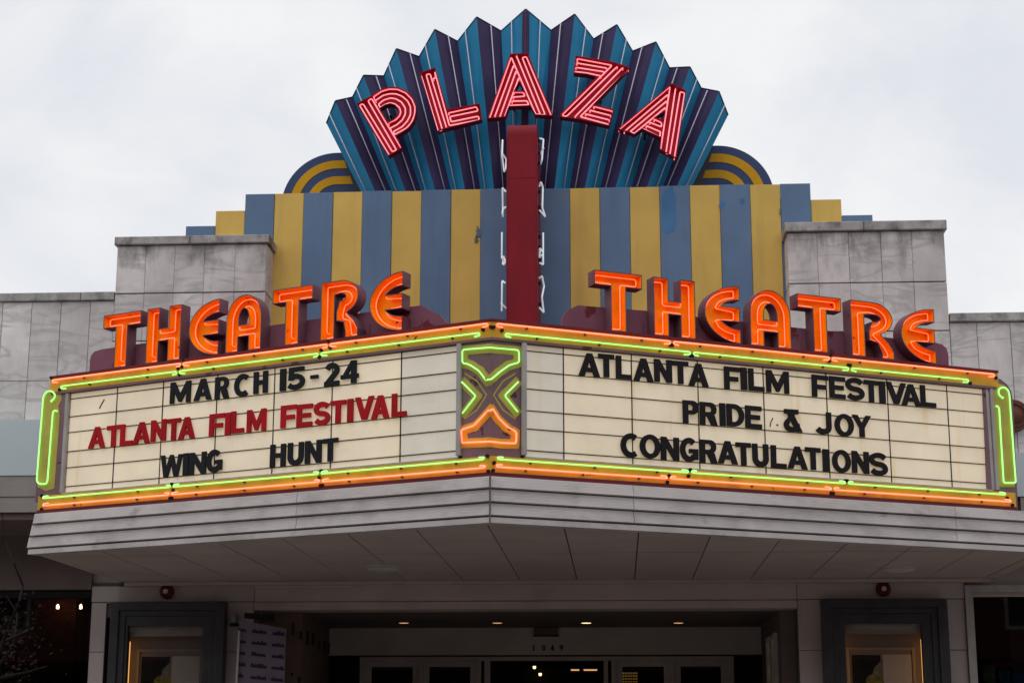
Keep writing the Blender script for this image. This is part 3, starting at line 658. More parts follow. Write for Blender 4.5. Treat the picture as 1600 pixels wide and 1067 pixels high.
# sign box behind the letter boards
sg = thing('marquee_sign', 'V-shaped lit marquee sign with neon borders above the canopy fascia', 'sign', (0, -4.5, 3.9))
a0, a1 = FL.P(-5.13, 0, -.05), FRt.P(5.50, 0, -.05)
poly = [(a0.x, .0), (a0.x, a0.y), (0, -5.19), (a1.x, a1.y), (a1.x, .0)]; k = len(poly)
part('sign_box', MB().add([(x, y, 3.90) for x, y in poly]+[(x, y, 5.20) for x, y in poly], [tuple(range(k))[::-1], tuple(range(k, 2*k))]+[(i, (i+1) % k, k+(i+1) % k, k+i) for i in range(k)]), REDTRIM, sg)
def strip(fr, sgn, u_out, v0, v1, d0, d1, uin=0):   # strip that ends in a mitre at the fold
    vs = []
    for d in (d0, d1):
        ui = uin+(sgn*d*TH if uin == 0 else 0)
        for v in (v0, v1): vs += [fr.P(u_out, v, d), fr.P(ui, v, d)]
    return MB().add(vs, [(0, 1, 3, 2), (4, 6, 7, 5), (0, 4, 5, 1), (2, 3, 7, 6), (0, 2, 6, 4), (1, 5, 7, 3)])
for fr, sgn, ue_t, ue_b in ((FL, 1, -5.13, -5.19), (FRt, -1, 5.46, 5.58)):
    part('upper_neon_trough', strip(fr, sgn, ue_t, 5.128, 5.268, -.05, .02), BAND, sg)
    part('upper_edge_trim', strip(fr, sgn, ue_t, 5.271, 5.292, -.14, .035), REDTRIM, sg)
    part('upper_lower_trim', strip(fr, sgn, ue_t-sgn*.03*-1, 5.103, 5.125, -.05, .028), PLATE, sg)
    part('lower_neon_trough', strip(fr, sgn, ue_b, 3.932, 4.072, -.05, .02), BAND, sg)
    part('lower_edge_trim', strip(fr, sgn, ue_b, 3.899, 3.929, -.05, .03), REDTRIM, sg)
# letter boards
zj = [5.100, 5.042, 4.858, 4.698, 4.503, 4.340, 4.150, 4.082]
def cols(fr, xs, ys): return [fr.hit(x, y)[0] for x, y in zip(xs, ys)]
uLc = cols(FL, (105, 178.5, 251, 336, 426, 517, 625, 714.5), (690, 680, 670, 660, 655, 645, 640, 635))
uRc = cols(FRt, (822, 881.5, 988.5, 1092.5, 1195.5, 1294.5, 1390.5, 1484.5, 1543), (630, 632, 640, 645, 655, 660, 670, 680, 690))
BL = thing('letter_board', 'left cream letter board reading MARCH 15-24 ATLANTA FILM FESTIVAL', 'letter board', FL.P(-3, 4.0, 0), 'letter boards of the marquee')
BR = thing('letter_board', 'right cream letter board reading PRIDE & JOY CONGRATULATIONS', 'letter board', FRt.P(3, 4.0, 0), 'letter boards of the marquee')
for fr, bd, uc, edge in ((FL, BL, uLc, 6), (FRt, BR, uRc, 0)):
    part('board_back', prism(MB(), fr, [rect(uc[0]-.02, uc[-1]+.02, 4.074, 5.102)], -.049, -.036), BLK, bd)
    for i in range(len(uc)-1):
        for j in range(7):
            a, b = uc[i]+.003, uc[i+1]-.003
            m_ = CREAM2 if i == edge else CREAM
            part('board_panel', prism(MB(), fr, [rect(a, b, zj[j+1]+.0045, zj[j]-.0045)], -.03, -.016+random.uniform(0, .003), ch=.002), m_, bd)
    for j in range(1, 7): part('letter_rail', prism(MB(), fr, [rect(uc[0], uc[-1], zj[j]-.003, zj[j]+.002)], -.035, -.006), BLK, bd)
    for i in range(1, len(uc)-1): part('vertical_rail', prism(MB(), fr, [rect(uc[i]-.005, uc[i]+.005, 4.08, 5.10)], -.035, -.010), BLK, bd)
    part('board_sill', prism(MB(), fr, [rect(uc[0]-.02, uc[-1]+.02, 4.074, 4.088)], -.035, .022), TRIM, bd)
part('scratch_mark', prism(MB(), FL, [ribbon(pxs(FL, (100, 560, 4.85), [(300, 308), (278, 345), (262, 378)]), .010)], -.016, -.009), BLK, BL)
part('scratch_mark', prism(MB(), FRt, [ribbon(pxs(FRt, (1060, 540, 4.852), [(722, 545), (705, 580), (700, 612)]), .007)], -.016, -.009), BLK, BR)
part('scratch_mark', prism(MB(), FRt, [ribbon(pxs(FRt, (1060, 540, 4.852), [(750, 594), (760, 604)]), .012)], -.016, -.009), BLK, BR)
# upright trims either side of the corner plate and at the outer ends
part('upright_trim', prism(MB(), FL, [rect(uLc[-1]+.006, uLc[-1]+.05, 4.10, 5.100)], -.03, .035, ch=.003), TRIM, BL)
part('upright_trim', prism(MB(), FRt, [rect(uRc[0]-.05, uRc[0]-.006, 4.10, 5.100)], -.03, .035, ch=.003), TRIM, BR)
part('upright_trim', prism(MB(), FL, [rect(uLc[0]-.045, uLc[0]-.006, 4.09, 5.10)], -.03, .02, ch=.003), TRIM, BL)
for k in (0, 1): part('upright_trim', prism(MB(), FRt, [rect(uRc[-1]+.008+k*.045, uRc[-1]+.045+k*.045, 4.09, 5.10)], -.03, .012+.015*k, ch=.003), TRIM, BR)

# corner plate with hourglass neon
CP = thing('corner_ornament', 'mauve corner plate with green and orange hourglass neon between the letter boards', 'neon ornament', (0, -5.26, 4.1))
uc0, uc1 = uLc[-1]+.056, uRc[0]-.056
part('plate_half', strip(FL, 1, uc0, 4.074, 5.126, -.04, .005), PLATE, CP)
part('plate_half', strip(FRt, -1, uc1, 4.074, 5.126, -.04, .005), PLATE, CP)
ZH = (640, 480, 2.807)
xf = (765-640)*2.807
def split(px):   # split a pixel polyline at the fold into face pieces
    def side(p): return p[0] < xf
    pieces = [[px[0]]]
    for p, q in zip(px, px[1:]):
        if side(p) != side(q):
            t = (xf-p[0])/(q[0]-p[0]); m = (xf, p[1]+(q[1]-p[1])*t); pieces[-1].append(m); pieces.append([m, q])
        else: pieces[-1].append(q)
    return pieces
def hourglass(px, d, m_, r=.0075, band=OLIVE, bw=.085):
    pts3 = []
    for pc_ in split(px):
        mid = sum(p[0] for p in pc_)/len(pc_); fr = FL if mid < xf else FRt
        uv = pxs(fr, ZH, pc_)
        if len(uv) > 1:
            if hypot(uv[0][0]-uv[-1][0], uv[0][1]-uv[-1][1]) < .01: uv = uv[:-1]
            for i_, (p_, q_) in enumerate(zip(uv, uv[1:])):
                dx, dy = q_[0]-p_[0], q_[1]-p_[1]; l = hypot(dx, dy)
                if l < .004: continue
                ex, ey = dx/l*bw*.35, dy/l*bw*.35
                prism_mb = prism(MB(), fr, [ribbon([(p_[0]-ex, p_[1]-ey), (q_[0]+ex, q_[1]+ey)], bw)], .005, .0075+.0006*(i_ % 4)+(.0003 if fr is FL else 0))
                part('painted_band', prism_mb, band, CP)
        pts3 += [fr.P(u, v, d) for u, v in uv]
    P = [pts3[0]]
    for p in pts3[1:]:
        if (p-P[-1]).length > .01: P.append(p)
    part('neon_tube', tube(rounded(P, .02), r), m_, CP)
hourglass([(262, 252), (240, 248), (240, 190), (350, 181), (472, 192), (474, 245), (430, 258), (388, 288), (345, 325), (312, 282), (278, 259), (262, 252)], .035, NEON_G)
hourglass([(237, 330), (299, 392), (240, 468)], .035, NEON_G)
hourglass([(470, 330), (410, 390), (468, 462)], .035, NEON_G)
hourglass([(240, 597), (235, 540), (290, 522), (330, 480), (358, 448), (385, 490), (420, 525), (462, 550), (460, 600), (400, 598), (350, 592), (240, 597)], .035, NEON_O, band=BAND)

for fr, sg_ in ((FL, -1), (FRt, 1)):      # thin painted curves that cross at the waist of the hourglass
    for pp in ([(353+sg_*110, 290), (353+sg_*55, 325), (353+sg_*14, 385), (353+sg_*55, 450), (353+sg_*110, 490)],):
        uv = [(u, v) for u, v in pxs(fr, ZH, pp)]; part('painted_curve', prism(MB(), fr, [ribbon(uv, .012)], .005, .0065), OLIVE, CP)

# neon runs in the troughs
def runs(fr, v, segs, m_, par_, d=.042, r=.0074, hook=0):
    for a, b in segs:
        h = hook; uv = [(a, v+h), (a, v), (b, v), (b, v+h)] if h else [(a, v), (b, v)]
        s_ = -.026 if v > 4.5 else .022
        P = [fr.P(a+.05, v+s_, .02), fr.P(a+.05, v+s_, d-.008), fr.P(a, v+s_*.9, d-.008), fr.P(a, v, d), fr.P((a+b)/2, v+random.uniform(-.002, .002), d), fr.P(b, v, d), fr.P(b, v+s_*.9, d-.008), fr.P(b-.05, v+s_, d-.008), fr.P(b-.05, v+s_, .02)]
        part('neon_tube', tube(rounded(P, .02), r), m_, par_)
        n = max(1, int((b-a)/.55))
        for i in range(n):
            u = a+(b-a)*(i+.5)/n; part('tube_clip', prism(MB(), fr, [rect(u-.008, u+.008, v-.020, v-.006)], .02, d), RUST, par_)
        for u in (a-.03, b+.03): part('electrode_socket', disc(fr.P(u, v+(.03 if random.random() > .5 else -.03), .02), fr.N, .017, .018, 10), DARK, par_)
def segs(u0, u1, cuts, gap=.02):
    pts = [u0]+cuts+[u1]; return [(pts[i]+gap, pts[i+1]-gap) for i in range(len(pts)-1)]
hx = lambda fr, x, y: fr.hit(x, y)[0]
runs(FL, 5.247, segs(-5.10, -.0, [hx(FL, 288, 572), hx(FL, 517, 542)]), NEON_O, sg)
runs(FL, 5.172, segs(-4.98, -.08, [hx(FL, 282, 582), hx(FL, 503, 553)]), NEON_G, sg)
runs(FRt, 5.247, segs(0.02, 5.42, [hx(FRt, 1047, 537), hx(FRt, 1295, 567)]), NEON_O, sg)
runs(FRt, 5.165, segs(.10, 5.10, [hx(FRt, 1078, 550), hx(FRt, 1325, 580)]), NEON_G, sg)
runs(FL, 4.043, segs(-5.13, -.03, [hx(FL, 272, 768), hx(FL, 503, 748)]), NEON_G, sg)
runs(FL, 3.968, segs(-5.12, -.02, [hx(FL, 270, 776), hx(FL, 505, 756)]), NEON_O, sg)
runs(FRt, 4.043, segs(.03, 5.46, [hx(FRt, 1075, 742), hx(FRt, 1320, 764)]), NEON_G, sg)
runs(FRt, 3.975, segs(.02, 5.52, [hx(FRt, 1042, 750), hx(FRt, 1298, 772)]), NEON_O, sg)

# end ornaments
ZL, ZR = (0, 560, 3.333), (1280, 570, 4.64)
EL = thing('end_ornament', 'green hooked neon in a mauve rounded end plate at the left end of the marquee', 'neon ornament', FL.P(-5.1, 4.1, 0), 'green neon end plates')
ER = thing('end_ornament', 'green hooked neon in a mauve rounded end plate at the right end of the marquee', 'neon ornament', FRt.P(5.4, 4.1, 0), 'green neon end plates')
zzt = lambda fr, Z, pts: pxs(fr, Z, pts, .01)
part('end_plate', prism(MB(), FL, [zzt(FL, ZL, [(182, 745), (192, 620), (205, 420), (213, 260), (220, 212), (236, 174), (262, 157), (330, 160), (345, 165), (348, 185), (316, 712), (300, 716)])], -.10, .01), PLATE, EL)
part('painted_field', prism(MB(), FL, [zzt(FL, ZL, [(196, 668), (228, 215), (240, 182), (262, 168), (300, 165), (320, 185), (322, 215), (305, 250), (312, 300), (284, 675), (240, 690)])], .01, .014), OLIVE, EL)
part('neon_tube', ftube(FL, zzt(FL, ZL, [(272, 225), (290, 212), (297, 195), (285, 176), (262, 170), (244, 182), (234, 205), (231, 240), (200, 638), (212, 655), (248, 655), (256, 640), (284, 285), (290, 273), (300, 275)]), .035, .0085, ends=.03), NEON_G, EL)
part('end_plate', prism(MB(), FRt, [zzt(FRt, ZR, [(1225, 935), (1190, 150), (1225, 120), (1310, 100), (1362, 140), (1392, 190), (1405, 260), (1440, 1040), (1420, 1060), (1418, 935)])], -.10, .01), PLATE, ER)
part('painted_field', prism(MB(), FRt, [zzt(FRt, ZR, [(1248, 190), (1262, 150), (1300, 135), (1345, 150), (1372, 190), (1382, 250), (1416, 885), (1300, 885), (1262, 290)], )], .01, .014), OLIVE, ER)
part('neon_tube', ftube(FRt, zzt(FRt, ZR, [(1325, 242), (1300, 232), (1287, 205), (1292, 178), (1315, 166), (1340, 170), (1360, 190), (1368, 225), (1413, 850), (1404, 858), (1332, 858), (1325, 845), (1293, 318), (1280, 300)]), .035, .0085, ends=.03), NEON_G, ER)

# ------------------------------------------------------------------ THEATRE channel letters
def channel(ch, W):
    t = .28; e = .245
    if ch == 'T': return [[(0, 1), (0, 1-e), (W/2-t/2, 1-e), (W/2-t/2, 0), (W/2+t/2, 0), (W/2+t/2, 1-e), (W, 1-e), (W, 1)]]
    if ch == 'H': return [[(0, 0), (t, 0), (t, .38), (W-t, .38), (W-t, 0), (W, 0), (W, 1), (W-t, 1), (W-t, .61), (t, .61), (t, 1), (0, 1)]]
    if ch == 'E':
        ro = ell(W, .5, W, .5, 90, 270, 22); 
        ri = [p for p in ell(W*1.0, .5, W-t*.95, .5-e, 270, 210, 7)]
        ri2 = [p for p in ell(W*1.0, .5, W-t*.95, .5-e, 150, 90, 7)]
        return [ro+ri+[(W*.99, ri[-1][1]+.0)]+[(W*.99, ri2[0][1])]+ri2]
    if ch == 'A':
        yc = .56; return [[(0, 0)]+ell(W/2, yc, W/2, 1-yc, 180, 0, 18)+[(W, 0), (W-t*.95, 0), (W-t*.95, .26), (t*.95, .26), (t*.95, 0)],
                          [(t*.97, .47), (W-t*.97, .47)]+ell(W/2, yc, W/2-t*.97, 1-yc-e, 0, 180, 12)]
    if ch == 'R':
        r = .29; return [[(0, 0), (0, 1), (W*.5, 1)]+ell(W*.52, 1-r, W*.48, r, 90, -55, 14)+[(W*.70, .43), (W*.88, .30), (W, .14), (W, 0), (W-t*.9, 0), (W-t*.9, .10), (W*.62, .27), (W*.42, .31), (W*.42, .47)]
                         + ell(W*.50, 1-r, W*.48-t*.86, r-e+.02, -90, 90, 10)+[(t, 1-e), (t, 0)]]
thL = [('T', 160, 218.5+0, 71, 487, 492, 575), ]
lets = []
for fr, word, side in ((FL, [('T', 160.0, 218.4), ('H', 228.7, 282), ('E', 294.8, 341.8), ('A', 353.3, 408.2), ('T', 425, 487.6), ('R', 501, 559.4), ('E', 577, 629.0)], 'left'),
                       (FRt, [('T', 929, 1003.8), ('H', 1021.6, 1086.5), ('E', 1101, 1156.6), ('A', 1172, 1235.3), ('T', 1247, 1315.5), ('R', 1330, 1395.4), ('E', 1408, 1461.2)], 'right')):
    names = ['first letter T', 'letter H', 'first E, third letter', 'letter A', 'second T, fifth letter', 'letter R', 'last letter E']
    ym = {0: 530}
    for (ch, x0, x1), nm in zip(word, names):
        ymid = 535-.134*(((x0+x1)/2)-190) if side == 'left' else 472+.108*((x0+x1)/2-966)
        u0 = fr.hit(x0, ymid, -.05)[0]; u1 = fr.hit(x1, ymid, -.05)[0]
        z0, z1 = 5.315, 5.875; H = z1-z0; W = (u1-u0)/H
        loops = [[(u0+a*H, z0+b*H) for a, b in lp] for lp in channel(ch, W)]
        th = thing('channel_letter', 'orange neon channel %s of THEATRE above the %s board' % (nm, side), 'neon letter', fr.P(u0, z0, -.05), 'orange channel letters spelling THEATRE')
        lo = can(fr, loops, -.185, -.05, .009, RETN, ORG, th)
        for i, lp in enumerate(lo):
            ins = offset(lp, .034, 1.6)
            if i == 0:
                k0 = min(range(len(ins)), key=lambda q: ins[q][1]+ins[q][0]*.2); ins = ins[k0:]+ins[:k0]
                p0 = ins[0]; q0 = ins[-1]
                # open the loop at the foot, as glass tubes do
                dx, dy = p0[0]-q0[0], p0[1]-q0[1]; l = hypot(dx, dy); endp = (p0[0]-dx/l*min(.05, l*.4), p0[1]-dy/l*min(.05, l*.4)) if l > .02 else q0
                part('neon_tube', ftube(fr, ins+[endp], -.112, .0054, rr=.02, ends=.05), NEON_LT, th)
            else: part('neon_tube', ftube(fr, ins, -.112, .0054, closed=True, rr=.015), NEON_LT, th)
# maroon backing boards behind the letters
blp = [(140, 588), (140.5, 562), (143, 554), (148, 549), (160, 545.5), (205, 539), (227, 536), (420, 509), (475, 501), (560, 489.5), (655, 477.5), (661, 478), (672, 485), (687, 492), (697, 503), (701, 518)]
brp = [(874, 515), (880, 493), (888, 484), (903, 477), (951, 481), (1015, 486), (1088, 495), (1165, 503), (1235, 511), (1324, 520), (1392, 528), (1460, 535), (1472, 538), (1479, 544), (1482, 555), (1482.5, 588)]
for fr, pp, sd_ in ((FL, blp, 'left'), (FRt, brp, 'right')):
    uv = [fr.hit(x, y, -.19) for x, y in pp]; uv = [(u, max(v, 5.2)) for u, v in uv]; uv[0] = (uv[0][0], 5.2); uv[-1] = (uv[-1][0], 5.2)
    bd = thing('letter_backing_board', 'low peeling maroon board behind the orange letters on the %s' % sd_, 'backing board', fr.P(uv[0][0], 5.2, -.2), 'maroon backing boards')
    part('backing_sheet', prism(MB(), fr, [uv], -.215, -.19), BACK, bd)
    for k in range(1, 5):
        us = uv[0][0]+(uv[-1][0]-uv[0][0])*k/5; part('seam_strip', prism(MB(), fr, [rect(us-.008, us+.008, 5.2, 5.45)], -.19, -.186), RETN, bd)
for fr, sgn, ue in ((FL, 1, -5.1), (FRt, -1, 5.4)):
    part('roof_flashing', strip(fr, sgn, ue, 5.20, 5.268, -.30, -.052), REDTRIM, sg)

# ------------------------------------------------------------------ changeable letters
def setline(fr, letters, zbase, H, m_, words, side, colr, rowname, t=.25):
    # letters: (char, x0, x1) in photograph pixels; ylin gives the baseline height in the picture
    i = 0
    for wi, word in enumerate(words):
        cnt = {}
        for q, ch in enumerate(word):
            c, x0, x1 = letters[i]; i += 1
            assert c == ch, (c, ch)
            ymid = ylin(fr, (x0+x1)/2, zbase+H/2)
            u0 = fr.hit(x0, ymid, .01)[0]; u1 = fr.hit(x1, ymid, .01)[0]
            jz = random.uniform(-.004, .004); rot = random.uniform(-.012, .012)
            mb = add_glyph(MB(), fr, ch, u0, zbase+.003+jz, H, u1-u0, -.004, .016, t, rot)
            nm = {'-': 'dash', '&': 'ampersand'}.get(ch, ('letter '+ch))
            ordn = ['first', 'second', 'third', 'fourth', 'fifth', 'sixth', 'seventh', 'eighth', 'ninth', 'tenth', 'eleventh', 'twelfth', 'thirteenth', 'fourteenth', 'fifteenth'][q]
            if ch in '-&': lab = '%s %s standing alone in the %s line of the %s board' % (colr, nm, rowname, side)
            else: lab = '%s %s, %s in %s on the %s line of the %s board' % (colr, nm, ordn, word, rowname, side)
            if ch.isdigit(): lab = {'1': 'plain black bar of the numeral one, right after MARCH', '5': 'curved black numeral five before the dash', '2': 'black numeral two after the dash', '4': 'black numeral four ending the date line'}[ch]+' on the left board'
            single('marquee_letter' if not ch.isdigit() else 'marquee_number', mb, m_, lab, 'sign letter', 'changeable letters on the boards')
def proj(p):
    q = Vector(p)-CAM; zz = q.dot(fwd); return (800+F*q.dot(rgt2)/zz, 533.5-F*q.dot(up2)/zz)
def ylin(fr, x, z):
    lo, hi = (-6, 6.5)
    for _ in range(40):
        mid = (lo+hi)/2
        if proj(fr.P(mid, z, .01))[0] < x: lo = mid
        else: hi = mid
    return proj(fr.P(lo, z, .01))[1]
HL = .212
setline(FL, [('M', 266, 297.3), ('A', 303, 330.5), ('R', 336, 357.7), ('C', 366, 389.5), ('H', 396.4, 418), ('1', 437.5, 446.4), ('5', 450, 476), ('-', 485, 497), ('2', 507, 530), ('4', 532.6, 560)], zj[2], HL, BLK, ['MARCH', '15', '-', '24'], 'left', 'black', 'top')
setline(FL, [('A', 138.5, 164), ('T', 167, 187.6), ('L', 188, 207), ('A', 208, 234), ('N', 236, 259), ('T', 261, 281.5), ('A', 279, 304.5), ('F', 327, 350.5), ('I', 351.8, 360), ('L', 361, 381), ('M', 386, 415.5),
             ('F', 438.6, 463), ('E', 463.5, 487.6), ('S', 490, 515.5), ('T', 516, 540), ('I', 542.7, 551.5), ('V', 554.6, 584), ('A', 580, 608), ('L', 612, 635)], zj[4], HL, CRIM, ['ATLANTA', 'FILM', 'FESTIVAL'], 'left', 'crimson', 'middle')
setline(FL, [('W', 250.5, 284), ('I', 286, 294.5), ('N', 296, 321.6), ('G', 322.7, 346.8), ('H', 422, 445.8), ('U', 449.5, 473.8), ('N', 476.7, 502), ('T', 504, 527.8)], zj[6], HL, BLK, ['WING', 'HUNT'], 'left', 'black', 'bottom')
setline(FRt, [('A', 904.3, 937.5), ('T', 935.5, 960), ('L', 962.8, 987), ('A', 990, 1021), ('N', 1022.8, 1050), ('T', 1051.5, 1076), ('A', 1076, 1107), ('F', 1132, 1156.5), ('I', 1158, 1167.4), ('L', 1170, 1194), ('M', 1197.7, 1232.7),
              ('F', 1269, 1294), ('E', 1296.4, 1320.7), ('S', 1322, 1350.7), ('T', 1350.5, 1372.7), ('I', 1374.4, 1383.4), ('V', 1385, 1415.8), ('A', 1408.7, 1438.4), ('L', 1438.8, 1462)], zj[2], HL, BLK2, ['ATLANTA', 'FILM', 'FESTIVAL'], 'right', 'black', 'top')
setline(FRt, [('P', 1067.4, 1092), ('R', 1094, 1120.8), ('I', 1125, 1133.8), ('D', 1136, 1163), ('E', 1165, 1190), ('&', 1225, 1254), ('J', 1273, 1299), ('O', 1304.8, 1334), ('Y', 1332.4, 1361.5)], zj[4], HL, BLK2, ['PRIDE', '&', 'JOY'], 'right', 'black', 'middle')
setline(FRt, [('C', 970.3, 998.4), ('O', 1000, 1032), ('N', 1033, 1061), ('G', 1063, 1091), ('R', 1094, 1120.6), ('A', 1121.8, 1152.7), ('T', 1150.5, 1174), ('U', 1176.4, 1201), ('L', 1205, 1228.6), ('A', 1230.7, 1261.6), ('T', 1259, 1282.6), ('I', 1286, 1295.8), ('O', 1301, 1329.5), ('N', 1331.7, 1357.6), ('S', 1358.7, 1387)], zj[6], HL, BLK2, ['CONGRATULATIONS'], 'right', 'black', 'bottom')

# ------------------------------------------------------------------ LOWER FACADE
ph = lambda x, y, Y=0: front(Y).hit(x, y)
def pilaster(x0, x1, case0, case1):
    core = MB(); bx(x0, x1, .26, 3.3, 0, 3.5, core); bx(x0, x0+.16, .03, .26, 0, 3.5, core); bx(x1-.26, x1, .03, .26, 0, 3.5, core); bx(x0+.16, x1-.26, .03, .26, 3.10, 3.5, core)
    bx(x0+.16, x1-.26, .03, .26, 0, 1.0, core); pw = part('pilaster', core, MORT, B)
    part('pilaster_head', slab(FY0, x0, x1, 3.275, 3.455, -.03, .012), PIL, pw)
    for a, b in ((x0, case0), (case1, x1)):
        if b-a < .06: continue
        z = 0
        for h in (.9, .9, .9, .57):
            part('marble_slab', slab(FY0, a+.002, b-.002, z+.003, min(z+h, 3.272)-.003, -.03, random.uniform(0, .002)), PIL, pw); z += h
    part('marble_slab', slab(FY0, case0+.002, case1-.002, 0.003, .9, -.03, 0), PIL, pw)
    part('marble_slab', slab(FY0, case0-.0, case1+.0, 3.262, 3.272, -.03, .0), PIL, pw)
pilaster(-5.05, -3.134, -4.87, -3.46)
pilaster(3.12, 5.0, 3.40, 4.80)
# beam over the entry
bm = MB(); bx(-3.13, 3.115, .0, .4, 3.272, 3.455, bm); bx(-3.13, 3.115, .02, .4, 3.262, 3.272, bm); bx(-3.13, 3.115, -.008, .4, 3.175, 3.262, bm); bx(-3.13, 3.115, -.04, .3, 3.425, 3.453, bm)
part('entry_beam', bm, BEAMM, B)
# entry recess
YB = 3.1
xl1 = ph(515, 983, YB)[0]; xr1 = ph(1197, 990, YB)[0]
bk = MB(); zdt = ph(820, 1025, YB)[1]
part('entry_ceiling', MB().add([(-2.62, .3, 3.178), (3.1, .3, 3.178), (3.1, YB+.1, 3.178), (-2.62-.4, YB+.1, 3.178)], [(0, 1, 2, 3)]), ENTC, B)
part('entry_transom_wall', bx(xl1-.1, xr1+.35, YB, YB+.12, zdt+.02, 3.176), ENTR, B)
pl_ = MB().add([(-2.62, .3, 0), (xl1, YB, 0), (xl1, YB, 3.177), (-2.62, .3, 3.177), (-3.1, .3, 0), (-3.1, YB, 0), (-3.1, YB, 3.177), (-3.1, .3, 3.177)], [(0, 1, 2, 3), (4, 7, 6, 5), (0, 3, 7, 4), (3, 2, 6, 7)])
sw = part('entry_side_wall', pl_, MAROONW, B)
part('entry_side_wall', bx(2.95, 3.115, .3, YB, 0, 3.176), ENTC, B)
p0, p1 = Vector((-2.62, .3, 0)), Vector((xl1, YB, 0)); FSW = Frame(p0, (p1-p0), Vector(((p1-p0).y, -(p1-p0).x, 0)))
for i, (px, y0_, y1_) in enumerate([(457, 972, 992), (470, 985, 999), (480, 984, 1008), (489, 988, 1008), (498, 1000, 1015), (507, 1000, 1022), (513, 1003, 1022), (455, 1050, 1056), (467, 1056, 1067)]):
    a = FSW.hit(px-1.3, y0_); b = FSW.hit(px+1.3, y1_)
    part('wall_slot', prism(MB(), FSW, [rect(a[0], b[0], b[1], a[1])], 0, .008), DARK, sw)
for x, m_ in ((631, LAMPD), (777, LAMPD), (916, LAMPW), (1060, LAMPD)):
    p = onZ(x, 972, 3.178); L_ = thing('recessed_downlight', {631: 'dim amber downlight nearest the left entry wall', 777: 'dim amber downlight second from the left in the entry ceiling', 916: 'brightest downlight in the entry ceiling, right of the house number', 1060: 'dim downlight at the right of the entry ceiling'}[x], 'downlight', tuple(p), 'downlights in the entry ceiling')
    part('trim_ring', disc((p.x, p.y, 3.177), (0, 0, -1), .10, .006), ENTC, L_); part('lamp', disc((p.x, p.y, 3.171), (0, 0, -1), .062, .002), m_, L_)
a = ph(834, 981, YB-.08); b = ph(872, 992, YB-.08)
ex = thing('exit_box', 'small dark red box fixed above the house number', 'box', (a[0], YB, b[1])); part('box_body', bx(a[0], b[0], YB-.1, YB, b[1], 3.17), MAROONW, ex); part('box_lip', bx(a[0]-.01, b[0]+.01, YB-.11, YB-.002, b[1]-.012, b[1]), DARK, ex)
FB = front(YB)
for ch, x in zip('1049', (835.5, 849.5, 863, 877)):
    H = .075; u, v = FB.hit(x-2.5, 1016)
    single('address_number', add_glyph(MB(), FB, ch, u, v, H, (.045 if ch != '1' else .016), .001, .012, .2), DARK, {'1': 'tiny black numeral one, first of the address over the doors', '0': 'tiny black zero, second of the address over the doors', '4': 'tiny black numeral four, third of the address over the doors', '9': 'tiny black numeral nine, last of the address over the doors'}[ch], 'house number', 'address numbers')
# doors
YD = YB+.02
def door(x0p, x1p, label_, open_=False, th=None):
    a = ph(x0p, 1030, YD)[0]; b = ph(x1p, 1030, YD)[0]; zt = ph(820, 1032, YD)[1]
    mb = MB(); s = .085
    prism(mb, front(YD), [rect(a, b, .02, zt), rect(a+s, b-s, .30, zt-.075)], -.05, .0)
    d = part('door', mb, ALUM, B, label_)
    part('door_glass', bx(a+s, b-s, YD+.02, YD+.028, .30, zt-.075), GLASS, d)
    for k in range(9): part('blind_slat', MB().add([(a+s, YD+.05, zt-.10-k*.035), (b-s, YD+.05, zt-.10-k*.035), (b-s, YD+.075, zt-.112-k*.035), (a+s, YD+.075, zt-.112-k*.035)], [(0, 1, 2, 3)]), ALUM, d)
    part('door_handle', tube([Vector((b-.04, YD-.06, .95)), Vector((b-.04, YD-.06, 1.25))], .012), STEEL, d)
door(571, 655, None); door(661, 745, None); door(962, 1047, None); door(1053, 1136, None)
zt = ph(820, 1027, YD)[1]
for x0p, x1p in ((563, 571), (655, 661), (745, 752), (757, 766), (943, 950), (955, 962), (1047, 1053), (1136, 1146)):
    a, b = ph(x0p, 1030, YD)[0], ph(x1p, 1030, YD)[0]; part('door_jamb', bx(a+.001, b-.001, YD-.04, YD+.08, 0, zt-.04), ALUM, B)
a, b = ph(563, 1030, YD)[0], ph(1146, 1030, YD)[0]; part('door_head', bx(a, b, YD-.045, YD+.09, zt-.04, zt+.012), ALUM, B)
# lobby
lob = MB()
lx0, lx1, ly = -3.6, 3.9, 9.0
lob.add([(lx0, YD+.15, 0), (lx1, YD+.15, 0), (lx1, ly, 0), (lx0, ly, 0), (lx0, YD+.15, 3.1), (lx1, YD+.15, 3.1), (lx1, ly, 3.1), (lx0, ly, 3.1)], [(0, 3, 7, 4), (1, 5, 6, 2), (3, 2, 6, 7), (4, 7, 6, 5), (0, 1, 2, 3)])
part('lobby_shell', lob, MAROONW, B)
p = onZ(800, 1035, 3.09)
L_ = thing('lobby_ceiling_lamp', 'glowing oval ceiling lamp seen through the open doorway', 'ceiling lamp', tuple(p)); part('lamp_bowl', disc((p.x, p.y, 3.09), (0, 0, -1), .27, .03, dome=.03), LAMPW, L_); part('lamp_finial', disc((p.x, p.y, 3.02), (0, 0, -1), .03, .03), DARK, L_)
F5 = front(5.2)
for (xa, xb, ya, yb_, m_) in ((892, 905, 1045, 1047, LAMPD), (912, 933, 1045, 1047, LAMPD)):
    a = F5.hit(xa, ya); b = F5.hit(xb, yb_); L_ = thing('menu_light', 'narrow %s lit strip inside the lobby' % ('yellow' if xa < 900 else 'orange'), 'light strip', F5.P(*b)); part('strip_lens', bx(a[0], b[0], 5.2, 5.23, b[1], a[1]), m_, L_); part('strip_housing', bx(a[0]-.02, b[0]+.02, 5.23, 5.3, b[1]-.02, a[1]+.02), DARK, L_)
